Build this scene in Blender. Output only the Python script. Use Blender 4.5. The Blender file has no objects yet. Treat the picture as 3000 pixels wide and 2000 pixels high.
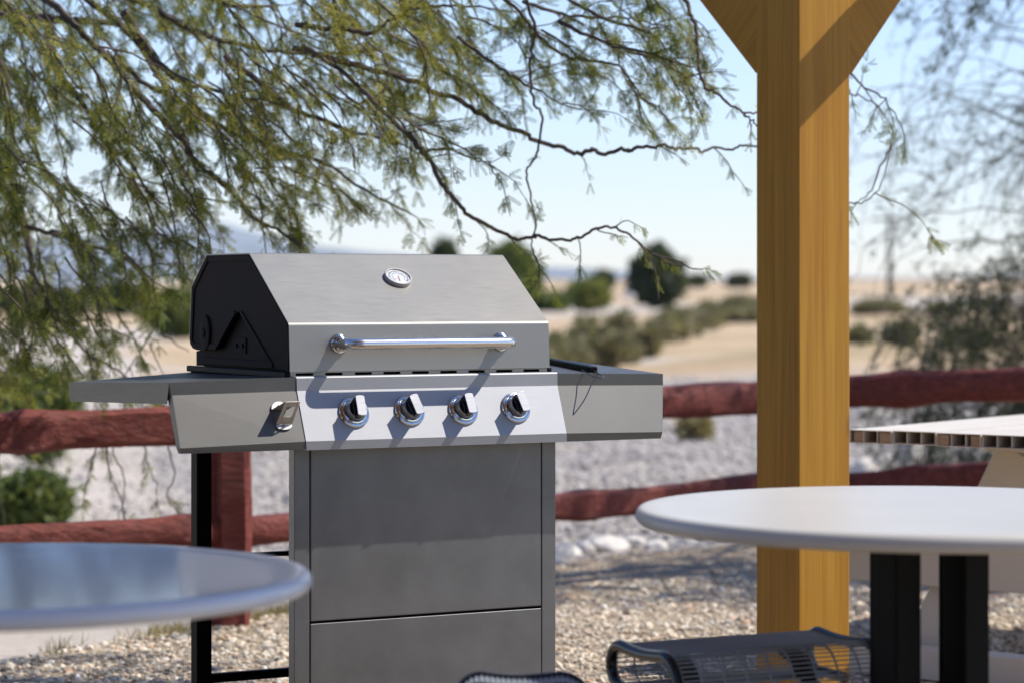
import bpy, bmesh, math, random
import numpy as np
from mathutils import Vector, Matrix
random.seed(7); RNG = np.random.default_rng(11)
R = math.radians
sc = bpy.context.scene
COL = sc.collection

# ------------------------------------------------------------------ camera model
F, CX, HZ, H = 7500.0, 1500.0, 850.0, 1.15      # focal in photo px, centre, horizon row, eye height
def at(px, py, Y):
    return Vector(((px - CX) / F * Y, Y, H - (py - HZ) * Y / F))
def onz(px, py, z):
    Y = (H - z) * F / (py - HZ); return at(px, py, Y)

# ------------------------------------------------------------------ mesh helpers
class MB:
    def __init__(s): s.v = []; s.f = []; s.mi = []; s.sm = []
    def add(s, vs, fs, m=0, smooth=False):
        b = len(s.v); s.v += [tuple(p) for p in vs]
        for f in fs: s.f.append(tuple(b + i for i in f)); s.mi.append(m); s.sm.append(smooth)
    def box(s, x0, x1, y0, y1, z0, z1, m=0):
        v = [(x, y, z) for z in (z0, z1) for y in (y0, y1) for x in (x0, x1)]
        s.add(v, [(0,2,3,1),(4,5,7,6),(0,1,5,4),(2,6,7,3),(0,4,6,2),(1,3,7,5)], m)
    def obox(s, c, ax, ay, az, m=0):
        c, ax, ay, az = map(Vector, (c, ax, ay, az))
        v = [c + i*ax + j*ay + k*az for k in (-1,1) for j in (-1,1) for i in (-1,1)]
        s.add(v, [(0,2,3,1),(4,5,7,6),(0,1,5,4),(2,6,7,3),(0,4,6,2),(1,3,7,5)], m)
    def prism(s, poly, off, m=0, smooth=False):
        # poly: list of 3d points, off: extrusion vector
        poly = [Vector(p) for p in poly]; off = Vector(off); n = len(poly)
        fs = [tuple(range(n))[::-1], tuple(range(n, 2*n))] + [(i, (i+1) % n, n+(i+1) % n, n+i) for i in range(n)]
        s.add(poly + [p+off for p in poly], fs, m, smooth)
    def tube(s, pts, r, n=10, m=0, caps=True, closed=False):
        pts = [Vector(p) for p in pts]; k = len(pts)
        rr = r if hasattr(r, '__len__') else [r]*k
        up = None; rings = []
        for i in range(k):
            a = pts[(i-1) % k] if (closed or i > 0) else pts[i]
            b = pts[(i+1) % k] if (closed or i < k-1) else pts[i]
            t = (b-a).normalized()
            if up is None:
                up = t.cross(Vector((0,0,1)));
                if up.length < .05: up = t.cross(Vector((0,1,0)))
                up.normalize()
            else:
                up = (up - t*up.dot(t))
                if up.length < 1e-5: up = t.orthogonal()
                up.normalize()
            w = t.cross(up)
            rings.append([pts[i] + rr[i]*(math.cos(q)*up + math.sin(q)*w) for q in [2*math.pi*j/n for j in range(n)]])
        b = len(s.v)
        for rg in rings: s.v += [tuple(p) for p in rg]
        last = k if closed else k-1
        for i in range(last):
            i2 = (i+1) % k
            for j in range(n):
                s.f.append((b+i*n+j, b+i*n+(j+1) % n, b+i2*n+(j+1) % n, b+i2*n+j)); s.mi.append(m); s.sm.append(n > 4)
        if caps and not closed:
            s.f.append(tuple(b+j for j in range(n))[::-1]); s.mi.append(m); s.sm.append(False)
            s.f.append(tuple(b+(k-1)*n+j for j in range(n))); s.mi.append(m); s.sm.append(False)
    def lathe(s, prof, n=48, M=None, m=0, smooth=True):
        M = M or Matrix.Identity(4); b = len(s.v); k = len(prof)
        for (r, z) in prof:
            for j in range(n):
                q = 2*math.pi*j/n; s.v.append(tuple(M @ Vector((r*math.cos(q), r*math.sin(q), z))))
        for i in range(k-1):
            for j in range(n):
                s.f.append((b+i*n+j, b+i*n+(j+1) % n, b+(i+1)*n+(j+1) % n, b+(i+1)*n+j)); s.mi.append(m); s.sm.append(smooth)
    def build(s, name, mats, parent=None, bevel=0, segs=2, solid=0, soff=-1, autosm=None):
        me = bpy.data.meshes.new(name); me.from_pydata(s.v, [], s.f)
        mats = mats if isinstance(mats, (list, tuple)) else [mats]
        for x in mats: me.materials.append(x)
        me.polygons.foreach_set('material_index', s.mi); me.polygons.foreach_set('use_smooth', s.sm)
        me.update()
        bm = bmesh.new(); bm.from_mesh(me); bmesh.ops.recalc_face_normals(bm, faces=bm.faces); bm.to_mesh(me); bm.free()
        if any(s.sm): me.set_sharp_from_angle(angle=R(40))
        o = bpy.data.objects.new(name, me); COL.objects.link(o)
        if parent: o.parent = parent
        if solid:
            md = o.modifiers.new('sol', 'SOLIDIFY'); md.thickness = solid; md.offset = soff
        if bevel:
            md = o.modifiers.new('bev', 'BEVEL'); md.width = bevel; md.segments = segs; md.limit_method = 'ANGLE'; md.angle_limit = R(25)
        return o

def np_mesh(name, V, Fc, mat, parent=None, smooth=False, mi=None):
    V = np.asarray(V, np.float32).reshape(-1, 3); Fc = np.asarray(Fc, np.int32); k = Fc.shape[1]; n = len(Fc)
    me = bpy.data.meshes.new(name); me.vertices.add(len(V)); me.vertices.foreach_set('co', V.ravel())
    me.loops.add(n*k); me.loops.foreach_set('vertex_index', Fc.ravel())
    me.polygons.add(n); me.polygons.foreach_set('loop_start', np.arange(0, n*k, k, dtype=np.int32))
    mats = mat if isinstance(mat, (list, tuple)) else [mat]
    for x in mats: me.materials.append(x)
    if mi is not None: me.polygons.foreach_set('material_index', np.asarray(mi, np.int32))
    me.polygons.foreach_set('use_smooth', np.full(n, smooth, dtype=bool))
    me.update(calc_edges=True); me.validate()
    o = bpy.data.objects.new(name, me); COL.objects.link(o)
    if parent: o.parent = parent
    return o

def tag(o, label=None, cat=None, group=None, kind=None):
    if label: o['label'] = label
    if cat: o['category'] = cat
    if group: o['group'] = group
    if kind: o['kind'] = kind
    return o
def thing(name, label, cat, loc=(0,0,0), rz=0, group=None):
    o = bpy.data.objects.new(name, None); COL.objects.link(o); o.empty_display_size = .1
    o.location = loc; o.rotation_euler = (0,0,rz); return tag(o, label, cat, group)
def unit(v): return v/np.linalg.norm(v, axis=-1, keepdims=True)

# ------------------------------------------------------------------ materials
def mat(name, col=(.5,.5,.5), rough=.5, metal=0.0, spec=.5):
    m = bpy.data.materials.new(name); m.use_nodes = True; b = m.node_tree.nodes['Principled BSDF']
    b.inputs['Base Color'].default_value = (*col, 1); b.inputs['Roughness'].default_value = rough
    b.inputs['Metallic'].default_value = metal; b.inputs['Specular IOR Level'].default_value = spec
    return m
class NT:
    def __init__(s, m): s.t = m.node_tree; s.b = s.t.nodes['Principled BSDF']
    def n(s, ty, **kw):
        x = s.t.nodes.new(ty)
        for k, v in kw.items():
            if k in x.inputs.keys(): x.inputs[k].default_value = v
            else: setattr(x, k, v)
        return x
    def l(s, a, b): s.t.links.new(a, b)
    def coord(s, scale=(1,1,1), kind='Object'):
        c = s.n('ShaderNodeTexCoord'); mp = s.n('ShaderNodeMapping'); mp.inputs['Scale'].default_value = scale
        s.l(c.outputs[kind], mp.inputs['Vector']); return mp.outputs['Vector']
    def noise(s, vec, scale, detail=4, rough=.55, dist=0):
        x = s.n('ShaderNodeTexNoise'); x.inputs['Scale'].default_value = scale; x.inputs['Detail'].default_value = detail
        x.inputs['Roughness'].default_value = rough; x.inputs['Distortion'].default_value = dist
        s.l(vec, x.inputs['Vector']); return x.outputs['Fac']
    def ramp(s, fac, stops):
        x = s.n('ShaderNodeValToRGB'); e = x.color_ramp.elements
        while len(e) < len(stops): e.new(.5)
        for i, (p, c) in enumerate(stops): e[i].position = p; e[i].color = (*c, 1) if len(c) == 3 else c
        s.l(fac, x.inputs['Fac']); return x.outputs['Color']
    def rng(s, fac, a, b, c, d):
        x = s.n('ShaderNodeMapRange'); s.l(fac, x.inputs[0])
        for i, v in enumerate((a, b, c, d)): x.inputs[i+1].default_value = v
        return x.outputs[0]
    def mix(s, f, a, b):
        x = s.n('ShaderNodeMix', data_type='RGBA')
        for i, v in ((0, f), (6, a), (7, b)):
            if isinstance(v, (tuple, list)): x.inputs[i].default_value = (*v, 1)
            elif isinstance(v, (int, float)): x.inputs[i].default_value = v
            else: s.l(v, x.inputs[i])
        return x.outputs[2]
    def bump(s, h, strength=.3, dist=.01):
        x = s.n('ShaderNodeBump'); x.inputs['Strength'].default_value = strength; x.inputs['Distance'].default_value = dist
        s.l(h, x.inputs['Height']); s.l(x.outputs['Normal'], s.b.inputs['Normal'])

def brushed(name, col, rough, metal=.9, var=.06):
    m = mat(name, col, rough, metal); t = NT(m)
    v = t.coord((6, 6, 420)); g = t.noise(v, 3.0, 3)
    w = t.noise(t.coord((3,3,3)), 2.2, 5, .6)
    c = t.mix(t.rng(w, .3, .7, 0, 1), tuple(x*(1-var) for x in col), tuple(min(1, x*(1+var)) for x in col))
    t.l(c, t.b.inputs['Base Color'])
    rr = t.n('ShaderNodeMath', operation='ADD'); t.l(t.rng(g, .3, .7, rough-.05, rough+.05), rr.inputs[0])
    t.l(t.rng(w, .3, .7, -.008, .012), rr.inputs[1]); t.l(rr.outputs[0], t.b.inputs['Roughness'])
    t.bump(g, .05, .001)
    return m
M = {}
M['lid'] = brushed('lid_steel', (.265,.257,.236), .44, .64, .03)
M['shelf'] = brushed('shelf_steel', (.098,.096,.090), .45, .58, .05)
M['panel'] = brushed('panel_steel', (.315,.322,.34), .54, .34, .04)
M['cab'] = brushed('cabinet_steel', (.15,.148,.146), .40, .55, .16)
M['chrome'] = mat('chrome', (.55,.54,.52), .12, 1.0)
M['handle'] = brushed('handle_steel', (.62,.61,.60), .24, 1.0, .03)
M['knob'] = brushed('knob_steel', (.33,.33,.335), .36, .8, .03)
M['nickel'] = mat('satin_nickel', (.42,.40,.38), .48, .7)
M['black_gloss'] = mat('black_gloss', (.008,.009,.011), .12)
M['black'] = mat('black_enamel', (.005,.005,.0055), .5, spec=.08)
M['sky_seatwire'] = mat('seat_wire_sky_tint', (.30,.33,.375), .35, .0); M['wire'] = mat('wire', (.30,.29,.28), .3, 1.0)  # seat wires are black; sky reflection is put into their grey-blue colour
def m_endplate():
    m = mat('cast_end_plate', (.02,.016,.015), .7, spec=.10); t = NT(m); v = t.coord()
    a = t.noise(v, 7, 5, .6); g = t.noise(v, 350, 2)
    t.l(t.mix(t.rng(a, .4, .65, 0, 1), (.012,.011,.011), (.019,.010,.008)), t.b.inputs['Base Color'])
    t.bump(g, .12, .001); return m
M['end'] = m_endplate()
def m_paint(name, col, rough, bump=.05, var=.08, scale=6):
    m = mat(name, col, rough); t = NT(m); v = t.coord(); a = t.noise(v, scale, 6, .6); g = t.noise(v, 260, 2)
    t.l(t.mix(t.rng(a, .3, .7, 0, 1), tuple(x*(1-var) for x in col), tuple(min(1, x*(1+var)) for x in col)), t.b.inputs['Base Color'])
    t.bump(g, bump, .001); return m
M['tablewhite'] = m_paint('table_white_coating', (.465,.455,.43), .38, .03, .05, 3)
M['tablegrey'] = m_paint('table_grey_coating', (.66,.68,.70), .14, .0, .05)
M['vinyl'] = m_paint('beige_vinyl', (.62,.56,.47), .42, .03, .05)
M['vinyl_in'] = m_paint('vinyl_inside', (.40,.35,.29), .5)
def m_fence():
    m = mat('red_fence_paint', (.2,.05,.04), .62, spec=.3); t = NT(m)
    v = t.coord((1.2, 14, 14)); a = t.noise(v, 4, 6, .65, .4); b = t.noise(t.coord(), 9, 5, .6)
    c = t.ramp(a, [(.3, (.09,.019,.013)), (.55, (.17,.037,.026)), (.75, (.26,.068,.048))])
    c2 = t.mix(t.rng(b, .70, .76, 0, .6), c, (.34,.21,.15))
    t.l(c2, t.b.inputs['Base Color']); t.bump(a, .8, .012); return m
M['fence'] = m_fence()
def m_post(rot=(0,0,0)):
    m = mat('golden_stained_timber', (.5,.25,.05), .58, spec=.25); t = NT(m)
    def rc(scale):
        v = t.coord(); r1 = t.n('ShaderNodeMapping'); r1.inputs['Rotation'].default_value = rot; t.l(v, r1.inputs['Vector'])
        r2 = t.n('ShaderNodeMapping'); r2.inputs['Scale'].default_value = scale; t.l(r1.outputs[0], r2.inputs['Vector']); return r2.outputs[0]
    a = t.noise(rc((38, 38, .9)), 1.6, 6, .62, .6); b = t.noise(rc((190,190,3)), 1.2, 3); g = t.noise(rc((2,2,1.2)), 1.2, 3)
    c = t.ramp(a, [(.25, (.27,.125,.012)), (.5, (.38,.19,.020)), (.78, (.46,.25,.034))])
    c = t.mix(t.rng(b, .35, .7, 0, .22), c, (.22,.085,.006)); c = t.mix(t.rng(g, .35, .65, 0, .3), c, (.38,.15,.010))
    kv = t.n('ShaderNodeTexVoronoi'); kv.inputs['Scale'].default_value = 2.6; t.l(t.coord((1,1,.55)), kv.inputs['Vector']); c = t.mix(t.rng(kv.outputs['Distance'], .035, .075, .75, 0), c, (.13,.05,.008))
    t.l(c, t.b.inputs['Base Color']); t.bump(b, .25, .002); return m
M['post'] = m_post(); M['brace_x'] = m_post((0, R(40), 0)); M['brace_y'] = m_post((R(-48), 0, 0))
def m_bark():
    m = mat('bark', (.06,.045,.035), .85); t = NT(m); v = t.coord((1,1,1)); a = t.noise(v, 30, 5, .6)
    t.l(t.ramp(a, [(.3, (.045,.032,.024)), (.6, (.10,.075,.058)), (.8, (.19,.155,.13))]), t.b.inputs['Base Color']); t.bump(a, .6, .01); return m
M['bark'] = m_bark()
def m_leaf(name, cols, trans=.42, scale=1.3):
    m = mat(name, cols[0], .55, spec=.35); t = NT(m)
    g = t.n('ShaderNodeNewGeometry'); a = t.noise(t.coord(), scale, 3)
    ad = t.n('ShaderNodeMath', operation='MULTIPLY_ADD'); t.l(g.outputs['Random Per Island'], ad.inputs[0]); ad.inputs[1].default_value = .62
    t.l(t.rng(a, .3, .7, -.05, .43), ad.inputs[2])
    n = len(cols); c = t.ramp(ad.outputs[0], [(i/(n-1)*.9+.05, q) for i, q in enumerate(cols)])
    t.l(c, t.b.inputs['Base Color'])
    tr = t.n('ShaderNodeBsdfTranslucent'); t.l(t.mix(.5, c, (.30,.32,.05)), tr.inputs['Color'])
    mx = t.n('ShaderNodeMixShader'); mx.inputs[0].default_value = trans
    out = [x for x in t.t.nodes if x.type == 'OUTPUT_MATERIAL'][0]
    t.l(t.b.outputs[0], mx.inputs[1]); t.l(tr.outputs[0], mx.inputs[2]); t.l(mx.outputs[0], out.inputs['Surface']); return m
M['leaf'] = m_leaf('mesquite_leaf', [(.014,.032,.009), (.035,.070,.014), (.11,.15,.026), (.28,.27,.045), (.55,.42,.07)])
M['leaf_dark'] = m_leaf('dark_leaf', [(.014,.026,.012), (.026,.042,.018), (.05,.065,.026)], .2)
M['leaf_green'] = m_leaf('green_leaf', [(.045,.08,.022), (.08,.12,.03), (.15,.17,.045)], .35)
M['leaf_olive'] = m_leaf('olive_leaf', [(.14,.125,.07), (.22,.19,.105), (.34,.28,.17)], .3, .3)
M['leaf_yellow'] = m_leaf('yellow_green_leaf', [(.10,.13,.03), (.17,.19,.04), (.26,.25,.07)], .35)
M['straw'] = m_leaf('straw', [(.20,.15,.07), (.32,.25,.12), (.44,.35,.19)], .3, 3)
def m_pebble(name, stops, sc_=1):
    m = mat(name, (.4,.35,.3), .8, spec=.25); t = NT(m); g = t.n('ShaderNodeNewGeometry')
    c = t.ramp(g.outputs['Random Per Island'], stops); a = t.noise(t.coord(), 60*sc_, 3)
    t.l(t.mix(t.rng(a, .3, .7, 0, .25), c, (.30,.25,.19)), t.b.inputs['Base Color']); return m
M['pebble'] = m_pebble('pebble', [(0, (.13,.11,.09)), (.10, (.34,.28,.22)), (.25, (.55,.45,.33)), (.5, (.66,.56,.42)), (.7, (.76,.67,.53)), (.84, (.42,.38,.34)), (.91, (.54,.32,.19)), (.95, (.80,.75,.66))])
M['greystone'] = m_pebble('grey_stone', [(0, (.26,.235,.215)), (.3, (.36,.325,.295)), (.6, (.43,.388,.35)), (.85, (.50,.45,.405)), (1, (.58,.53,.48))], .3)
M['boulder'] = m_pebble('boulder', [(0, (.54,.50,.45)), (1, (.68,.63,.57))], .12)
M['white'] = m_paint('white_paint', (.75,.75,.74), .5)
M['bluepaint'] = m_paint('blue_paint', (.12,.2,.45), .5)
M['roofgrey'] = m_paint('grey_roof', (.16,.18,.20), .6)
M['hazy_hill'] = m_paint('haze_tinted_rock', (.155,.185,.215), .9, 0, .25, .004)  # rock colour with the blue of distant haze mixed in
M['wood_end'] = None
def m_woodend():
    m = mat('wood_end_grain', (.4,.28,.17), .8); t = NT(m); v = t.coord((1,1,1))
    w = t.n('ShaderNodeTexWave', wave_type='RINGS'); w.inputs['Scale'].default_value = 55; w.inputs['Distortion'].default_value = 6; t.l(v, w.inputs['Vector'])
    a = t.noise(v, 14, 5)
    c = t.ramp(w.outputs['Fac'], [(.0, (.16,.085,.035)), (.6, (.36,.23,.12)), (1, (.46,.33,.20))])
    t.l(t.mix(t.rng(a, .4, .7, 0, .8), c, (.42,.36,.28)), t.b.inputs['Base Color']); return m
M['wood_end'] = m_woodend()

# ------------------------------------------------------------------ ground
def vnoise(x, y, seed=0):
    # smooth value noise, numpy
    xi = np.floor(x).astype(np.int64); yi = np.floor(y).astype(np.int64); fx = x-xi; fy = y-yi
    fx = fx*fx*(3-2*fx); fy = fy*fy*(3-2*fy)
    def h(a, b):
        n = (a*374761393 + b*668265263 + seed*982451653) & 0x7fffffff
        n = ((n ^ (n >> 13))*1274126177) & 0x7fffffff
        return ((n ^ (n >> 16)) & 0xffff)/65535.0
    return (h(xi, yi)*(1-fx)+h(xi+1, yi)*fx)*(1-fy) + (h(xi, yi+1)*(1-fx)+h(xi+1, yi+1)*fx)*fy
def fbm(x, y, o=4, seed=0):
    s = 0; a = .5
    for i in range(o): s = s + a*(vnoise(x*2**i, y*2**i, seed+i)-.5); a *= .5
    return s
def yard_edge(x): return np.interp(x, [-6, -3, -1.58, -1.03, .3, 1.2, 2.6, 6], [6.6, 7.4, 7.95, 8.75, 11.1, 11.9, 12.1, 12.4])
def terrain(x, y):
    x = np.asarray(x, float); y = np.asarray(y, float)
    ye = yard_edge(x) + .25*fbm(x*1.5, y*0+3, 3, 5)
    t = np.clip((y-ye)/.5, 0, 1); t = t*t*(3-2*t)
    left = np.clip((-.10*y - x)/.8, 0, 1)
    z = -.05*t - .10*t*left
    far = np.clip((y-40)/40, 0, 1)
    z = z + .0052*np.clip(y-40, 0, 800) + far*1.2*fbm(x/60, y/60, 4, 9)*np.clip((y-60)/200, 0, 1)*2
    z = z + t*.16*fbm(x/1.6, y/1.6, 4, 3) + .012*fbm(x*3, y*3, 3, 8)
    z = z + .35*np.exp(-((y-38-.1*x)/3.0)**2)*np.clip((x-1)/4, 0, 1)
    return z
def build_ground():
    ys = np.concatenate([np.arange(-8, 22, .12), 22*1.022**np.arange(1, 236)]); nx = 260
    u = np.linspace(-1, 1, nx); X = u[None, :]*(6+.42*np.clip(ys, 0, None))[:, None]; Y = np.repeat(ys[:, None], nx, 1)
    Z = terrain(X, Y); V = np.stack([X, Y, Z], -1).reshape(-1, 3); ny = len(ys)
    i = np.arange(ny-1)[:, None]*nx + np.arange(nx-1)[None, :]
    Fc = np.stack([i, i+1, i+nx+1, i+nx], -1).reshape(-1, 4)
    ye = yard_edge(X)
    n = .6*fbm(X*1.2, Y*1.2, 4, 21)
    yard = np.clip((ye+n*.8-Y)/.12+.5, 0, 1)
    sl = X/np.maximum(Y, 1)
    path = np.clip((-.135+.06*fbm(Y/3, Y*0, 3, 4)-sl)/.012+.5, 0, 1)*(Y > 5)
    pale = np.clip(1-np.abs((Y-110-250*sl)/38), 0, 1)*(sl > -.02) + np.clip(1-np.abs((Y-42+20*n*0)/3.2), 0, 1)*(sl > .05)
    des = np.clip((Y-33+6*n+X*.1)/3, 0, 1)
    # A vertex colour carries the KIND of ground only: r yard, g left path / pale track, b desert
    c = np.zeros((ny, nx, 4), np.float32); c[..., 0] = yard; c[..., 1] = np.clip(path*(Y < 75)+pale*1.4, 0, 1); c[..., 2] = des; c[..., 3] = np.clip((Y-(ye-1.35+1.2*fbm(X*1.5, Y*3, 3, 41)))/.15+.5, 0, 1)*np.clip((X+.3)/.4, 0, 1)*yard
    m = mat('ground', rough=.95, spec=.15); t = NT(m)
    at_ = t.n('ShaderNodeVertexColor', layer_name='zone'); sp = t.n('ShaderNodeSeparateColor'); t.l(at_.outputs[0], sp.inputs[0])
    v = t.coord(); n1 = t.noise(v, 22, 5, .7); n2 = t.noise(v, .8, 5, .65); n3 = t.noise(v, .12, 5, .6); n4 = t.noise(v, 4, 5, .7)
    vo = t.n('ShaderNodeTexVoronoi'); vo.inputs['Scale'].default_value = 14; t.l(v, vo.inputs['Vector'])
    grey = t.mix(t.rng(n4, .35, .65, 0, 1), (.30,.272,.25), (.44,.40,.362)); grey = t.mix(t.rng(vo.outputs['Color'], .2, .9, 0, .5), grey, (.27,.26,.26))
    grey = t.mix(t.rng(n2, .55, .7, 0, .5), grey, (.44,.36,.26))
    des_ = t.mix(t.rng(n3, .35, .65, 0, 1), (.36,.25,.15), (.52,.40,.27)); des_ = t.mix(t.rng(n2, .5, .7, 0, .45), des_, (.25,.22,.12))
    st = t.noise(t.coord((.035,.16,1)), 1.0, 5, .65); des_ = t.mix(t.rng(st, .5, .62, 0, .8), des_, (.30,.235,.125)); st2 = t.noise(t.coord((.02,.22,1)), 1.7, 3, .6); des_ = t.mix(t.rng(st2, .58, .66, 0, .7), des_, (.60,.51,.39))
    pal = t.mix(t.rng(n4, .3, .7, 0, 1), (.40,.345,.295), (.50,.45,.395)); pal = t.mix(t.rng(n2, .5, .7, 0, .35), pal, (.38,.33,.24))
    yd = t.mix(t.rng(n1, .3, .7, 0, 1), (.15,.115,.08), (.42,.34,.25)); yd = t.mix(t.rng(n2, .55, .75, 0, .5), yd, (.20,.19,.08))
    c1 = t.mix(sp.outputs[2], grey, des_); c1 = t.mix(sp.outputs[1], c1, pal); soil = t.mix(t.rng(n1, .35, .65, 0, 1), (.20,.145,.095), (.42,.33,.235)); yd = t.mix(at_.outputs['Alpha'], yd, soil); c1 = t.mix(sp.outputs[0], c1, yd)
    t.l(c1, t.b.inputs['Base Color']); t.bump(n1, .6, .02)
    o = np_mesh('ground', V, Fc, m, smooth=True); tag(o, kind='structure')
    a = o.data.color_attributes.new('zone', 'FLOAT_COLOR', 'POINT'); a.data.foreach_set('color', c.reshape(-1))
build_ground()

ICO_V = None
def ico():
    bm = bmesh.new(); bmesh.ops.create_icosphere(bm, subdivisions=1, radius=1)
    v = np.array([x.co[:] for x in bm.verts]); f = np.array([[q.index for q in x.verts] for x in bm.faces]); bm.free(); return v, f
ICO_V, ICO_F = ico()
def stones(name, X, Y, S, mat_, flat=.6, jag=.28, sink=.25):
    n = len(X); V = np.repeat(ICO_V[None], n, 0)*(1+jag*RNG.uniform(-1, 1, (n, len(ICO_V), 1)))
    sc3 = np.stack([RNG.uniform(.75, 1.35, n), RNG.uniform(.6, 1.0, n), RNG.uniform(flat*.7, flat*1.3, n)], -1)*S[:, None]
    V = V*sc3[:, None, :]
    a = RNG.uniform(0, 6.283, n); b = RNG.normal(0, .35, n)
    ca, sa, cb, sb = np.cos(a), np.sin(a), np.cos(b), np.sin(b)
    x, y, z = V[..., 0], V[..., 1], V[..., 2]
    x, z = x*cb[:, None]-z*sb[:, None], x*sb[:, None]+z*cb[:, None]
    x, y = x*ca[:, None]-y*sa[:, None], x*sa[:, None]+y*ca[:, None]
    P = np.stack([x+X[:, None], y+Y[:, None], z+(terrain(X, Y)+S*flat*(1-2*sink)*.6)[:, None]], -1)
    Fc = (ICO_F[None]+(np.arange(n)*len(ICO_V))[:, None, None]).reshape(-1, 3)
    return np_mesh(name, P, Fc, mat_)
# pebbles of the yard, drawn inside the fence
n = 62000; Y = RNG.uniform(6.3, 12.6, n); X = RNG.uniform(-2.1, 3.0, n)
k = (Y < yard_edge(X)+.3*fbm(X*2, Y*2, 3, 31)) & (np.abs(X) < .27*Y+.35)
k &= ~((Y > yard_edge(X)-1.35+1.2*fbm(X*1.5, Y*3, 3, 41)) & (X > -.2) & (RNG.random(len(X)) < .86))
X, Y = X[k], Y[k]; S = .0075*np.exp(RNG.normal(0, .34, len(X)))*(1+.25*RNG.random(len(X)))
tag(stones('gravel', X, Y, S, M['pebble'], .55), 'beige pea gravel covering the yard under the grill', 'gravel', kind='stuff')
# grey crushed stone beyond the fence
n = 60000; Y = 11+23*RNG.random(n)**1.25; X = (RNG.uniform(-.20, .30, n))*Y
k = (Y > yard_edge(X)+.35) & (X/Y > -.135+.03*RNG.normal(0, 1, n))
X, Y = X[k], Y[k]; S = .0125*np.exp(RNG.normal(0, .45, len(X)))*(Y/14)**.5
tag(stones('crushed_rock', X, Y, S, M['greystone'], .7), 'bed of grey crushed rock behind the red fence', 'gravel', kind='stuff')

def boulder(px, py, w, h, label, k=None):
    p = onz(px, py, 0); w *= 1.25; h *= 1.3; s = w/F*p.y/2; bm = bmesh.new(); bmesh.ops.create_icosphere(bm, subdivisions=3, radius=1)
    rs = random.uniform(0, 100); dirs = [Vector((random.gauss(0,1), random.gauss(0,1), random.gauss(0,1))).normalized() for _ in range(9)]
    cut = [random.uniform(.62, .9) for _ in dirs]
    for v in bm.verts:
        for d, c in zip(dirs, cut):
            q = v.co.dot(d)
            if q > c: v.co -= d*(q-c)*.95
        v.co *= 1+.05*math.sin(v.co.x*9+rs)*math.cos(v.co.y*8-rs)
    for v in bm.verts: v.co = Vector((v.co.x*s, v.co.y*s*.9, v.co.z*h/F*p.y/2))
    me = bpy.data.meshes.new('boulder'); bm.to_mesh(me); bm.free(); me.materials.append(M['boulder'])
    o = bpy.data.objects.new('boulder', me); COL.objects.link(o); o.location = (p.x, p.y, terrain(p.x, p.y)+h/F*p.y*.32); o.rotation_euler.z = random.uniform(0, 6)
    return tag(o, label, 'rock', 'pale boulders edging the yard')
for px, py, w, h, lab in [
    (1655,1600,90,62,'bluish white boulder close to the grill cabinet edge at the yard border'),
    (1715,1582,70,44,'small flat boulder second from the grill at the yard border'),
    (1775,1578,120,56,'long slanted white boulder left of the round white table'),
    (1850,1568,80,40,'low boulder just peeking left of the round table rim'),
    (1925,1575,70,34,'dark low boulder under the left part of the white table rim'),
    (2530,1392,80,70,'bright white rock just right of the timber post above the lower rail'),
    (2590,1375,70,58,'bright rock second from the timber post above the lower rail'),
    (2660,1352,86,80,'tall cream rock below the picnic table top'),
    (2720,1345,72,64,'rock under the fourth board of the picnic table top'),
    (2790,1348,96,62,'broad bluish rock left of the slanted picnic table leg'),
    (2850,1350,60,50,'small rock partly behind the slanted picnic table leg')]:
    boulder(px, py, w, h, lab)

# grass and dead litter along the yard edge
def blades(name, pts, length, width, mat_, tiltm=.7):
    pts = np.asarray(pts); n = len(pts); a = RNG.uniform(0, 6.283, n); L = length*RNG.uniform(.4, 1.3, n); tl = RNG.normal(0, tiltm, n)
    d = np.stack([np.cos(a)*np.sin(tl), np.sin(a)*np.sin(tl), np.abs(np.cos(tl))], -1)*L[:, None]
    w = np.stack([-np.sin(a), np.cos(a), 0*a], -1)*width/2
    P = np.stack([pts-w, pts+w, pts+d*.6+w*.6+[0,0,0], pts+d*[1,1,.9]], 1)
    return np_mesh(name, P, np.arange(4*n).reshape(-1, 4), mat_)
e = np.linspace(-2.0, .35, 5200)+RNG.normal(0, .02, 5200); e = e[fbm(e*7, e*0, 3, 14)+RNG.normal(0,.06,5200) > .07]; yy = yard_edge(e)+RNG.normal(.02, .07, len(e))
tag(blades('dry_grass', np.stack([e, yy, terrain(e, yy)-.002], -1), .055, .004, M['straw']), 'thin dry grass along the edge of the gravel yard', 'grass', kind='stuff')

# ------------------------------------------------------------------ the gas grill
TH = R(29); GC, GS = math.cos(TH), math.sin(TH); GX, GY = -.5207, 5.99
grill = thing('gas_grill', 'large grey four knob gas grill with sloping lid and two side shelves', 'grill', (GX, GY, 0), TH)
GM = Matrix.Translation((GX, GY, 0)) @ Matrix.Rotation(TH, 4, 'Z'); GI = GM.inverted()
CAMP = Vector((0, 0, H))
def gplane(px, py, p0, n):
    d = GI.to_3x3() @ Vector(((px-CX)/F, 1, -(py-HZ)/F)); o = GI @ CAMP
    p0 = Vector(p0); n = Vector(n); return o + d*((p0-o).dot(n)/d.dot(n))
def gs_(px, py, w=0): return gplane(px, py, (w,0,0), (1,0,0))
def gf(px, py, e=0): return gplane(px, py, (0,-e,0), (0,1,0))
def gw(px, e):  return gf(px, 1000, e).x

W = .70
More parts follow.
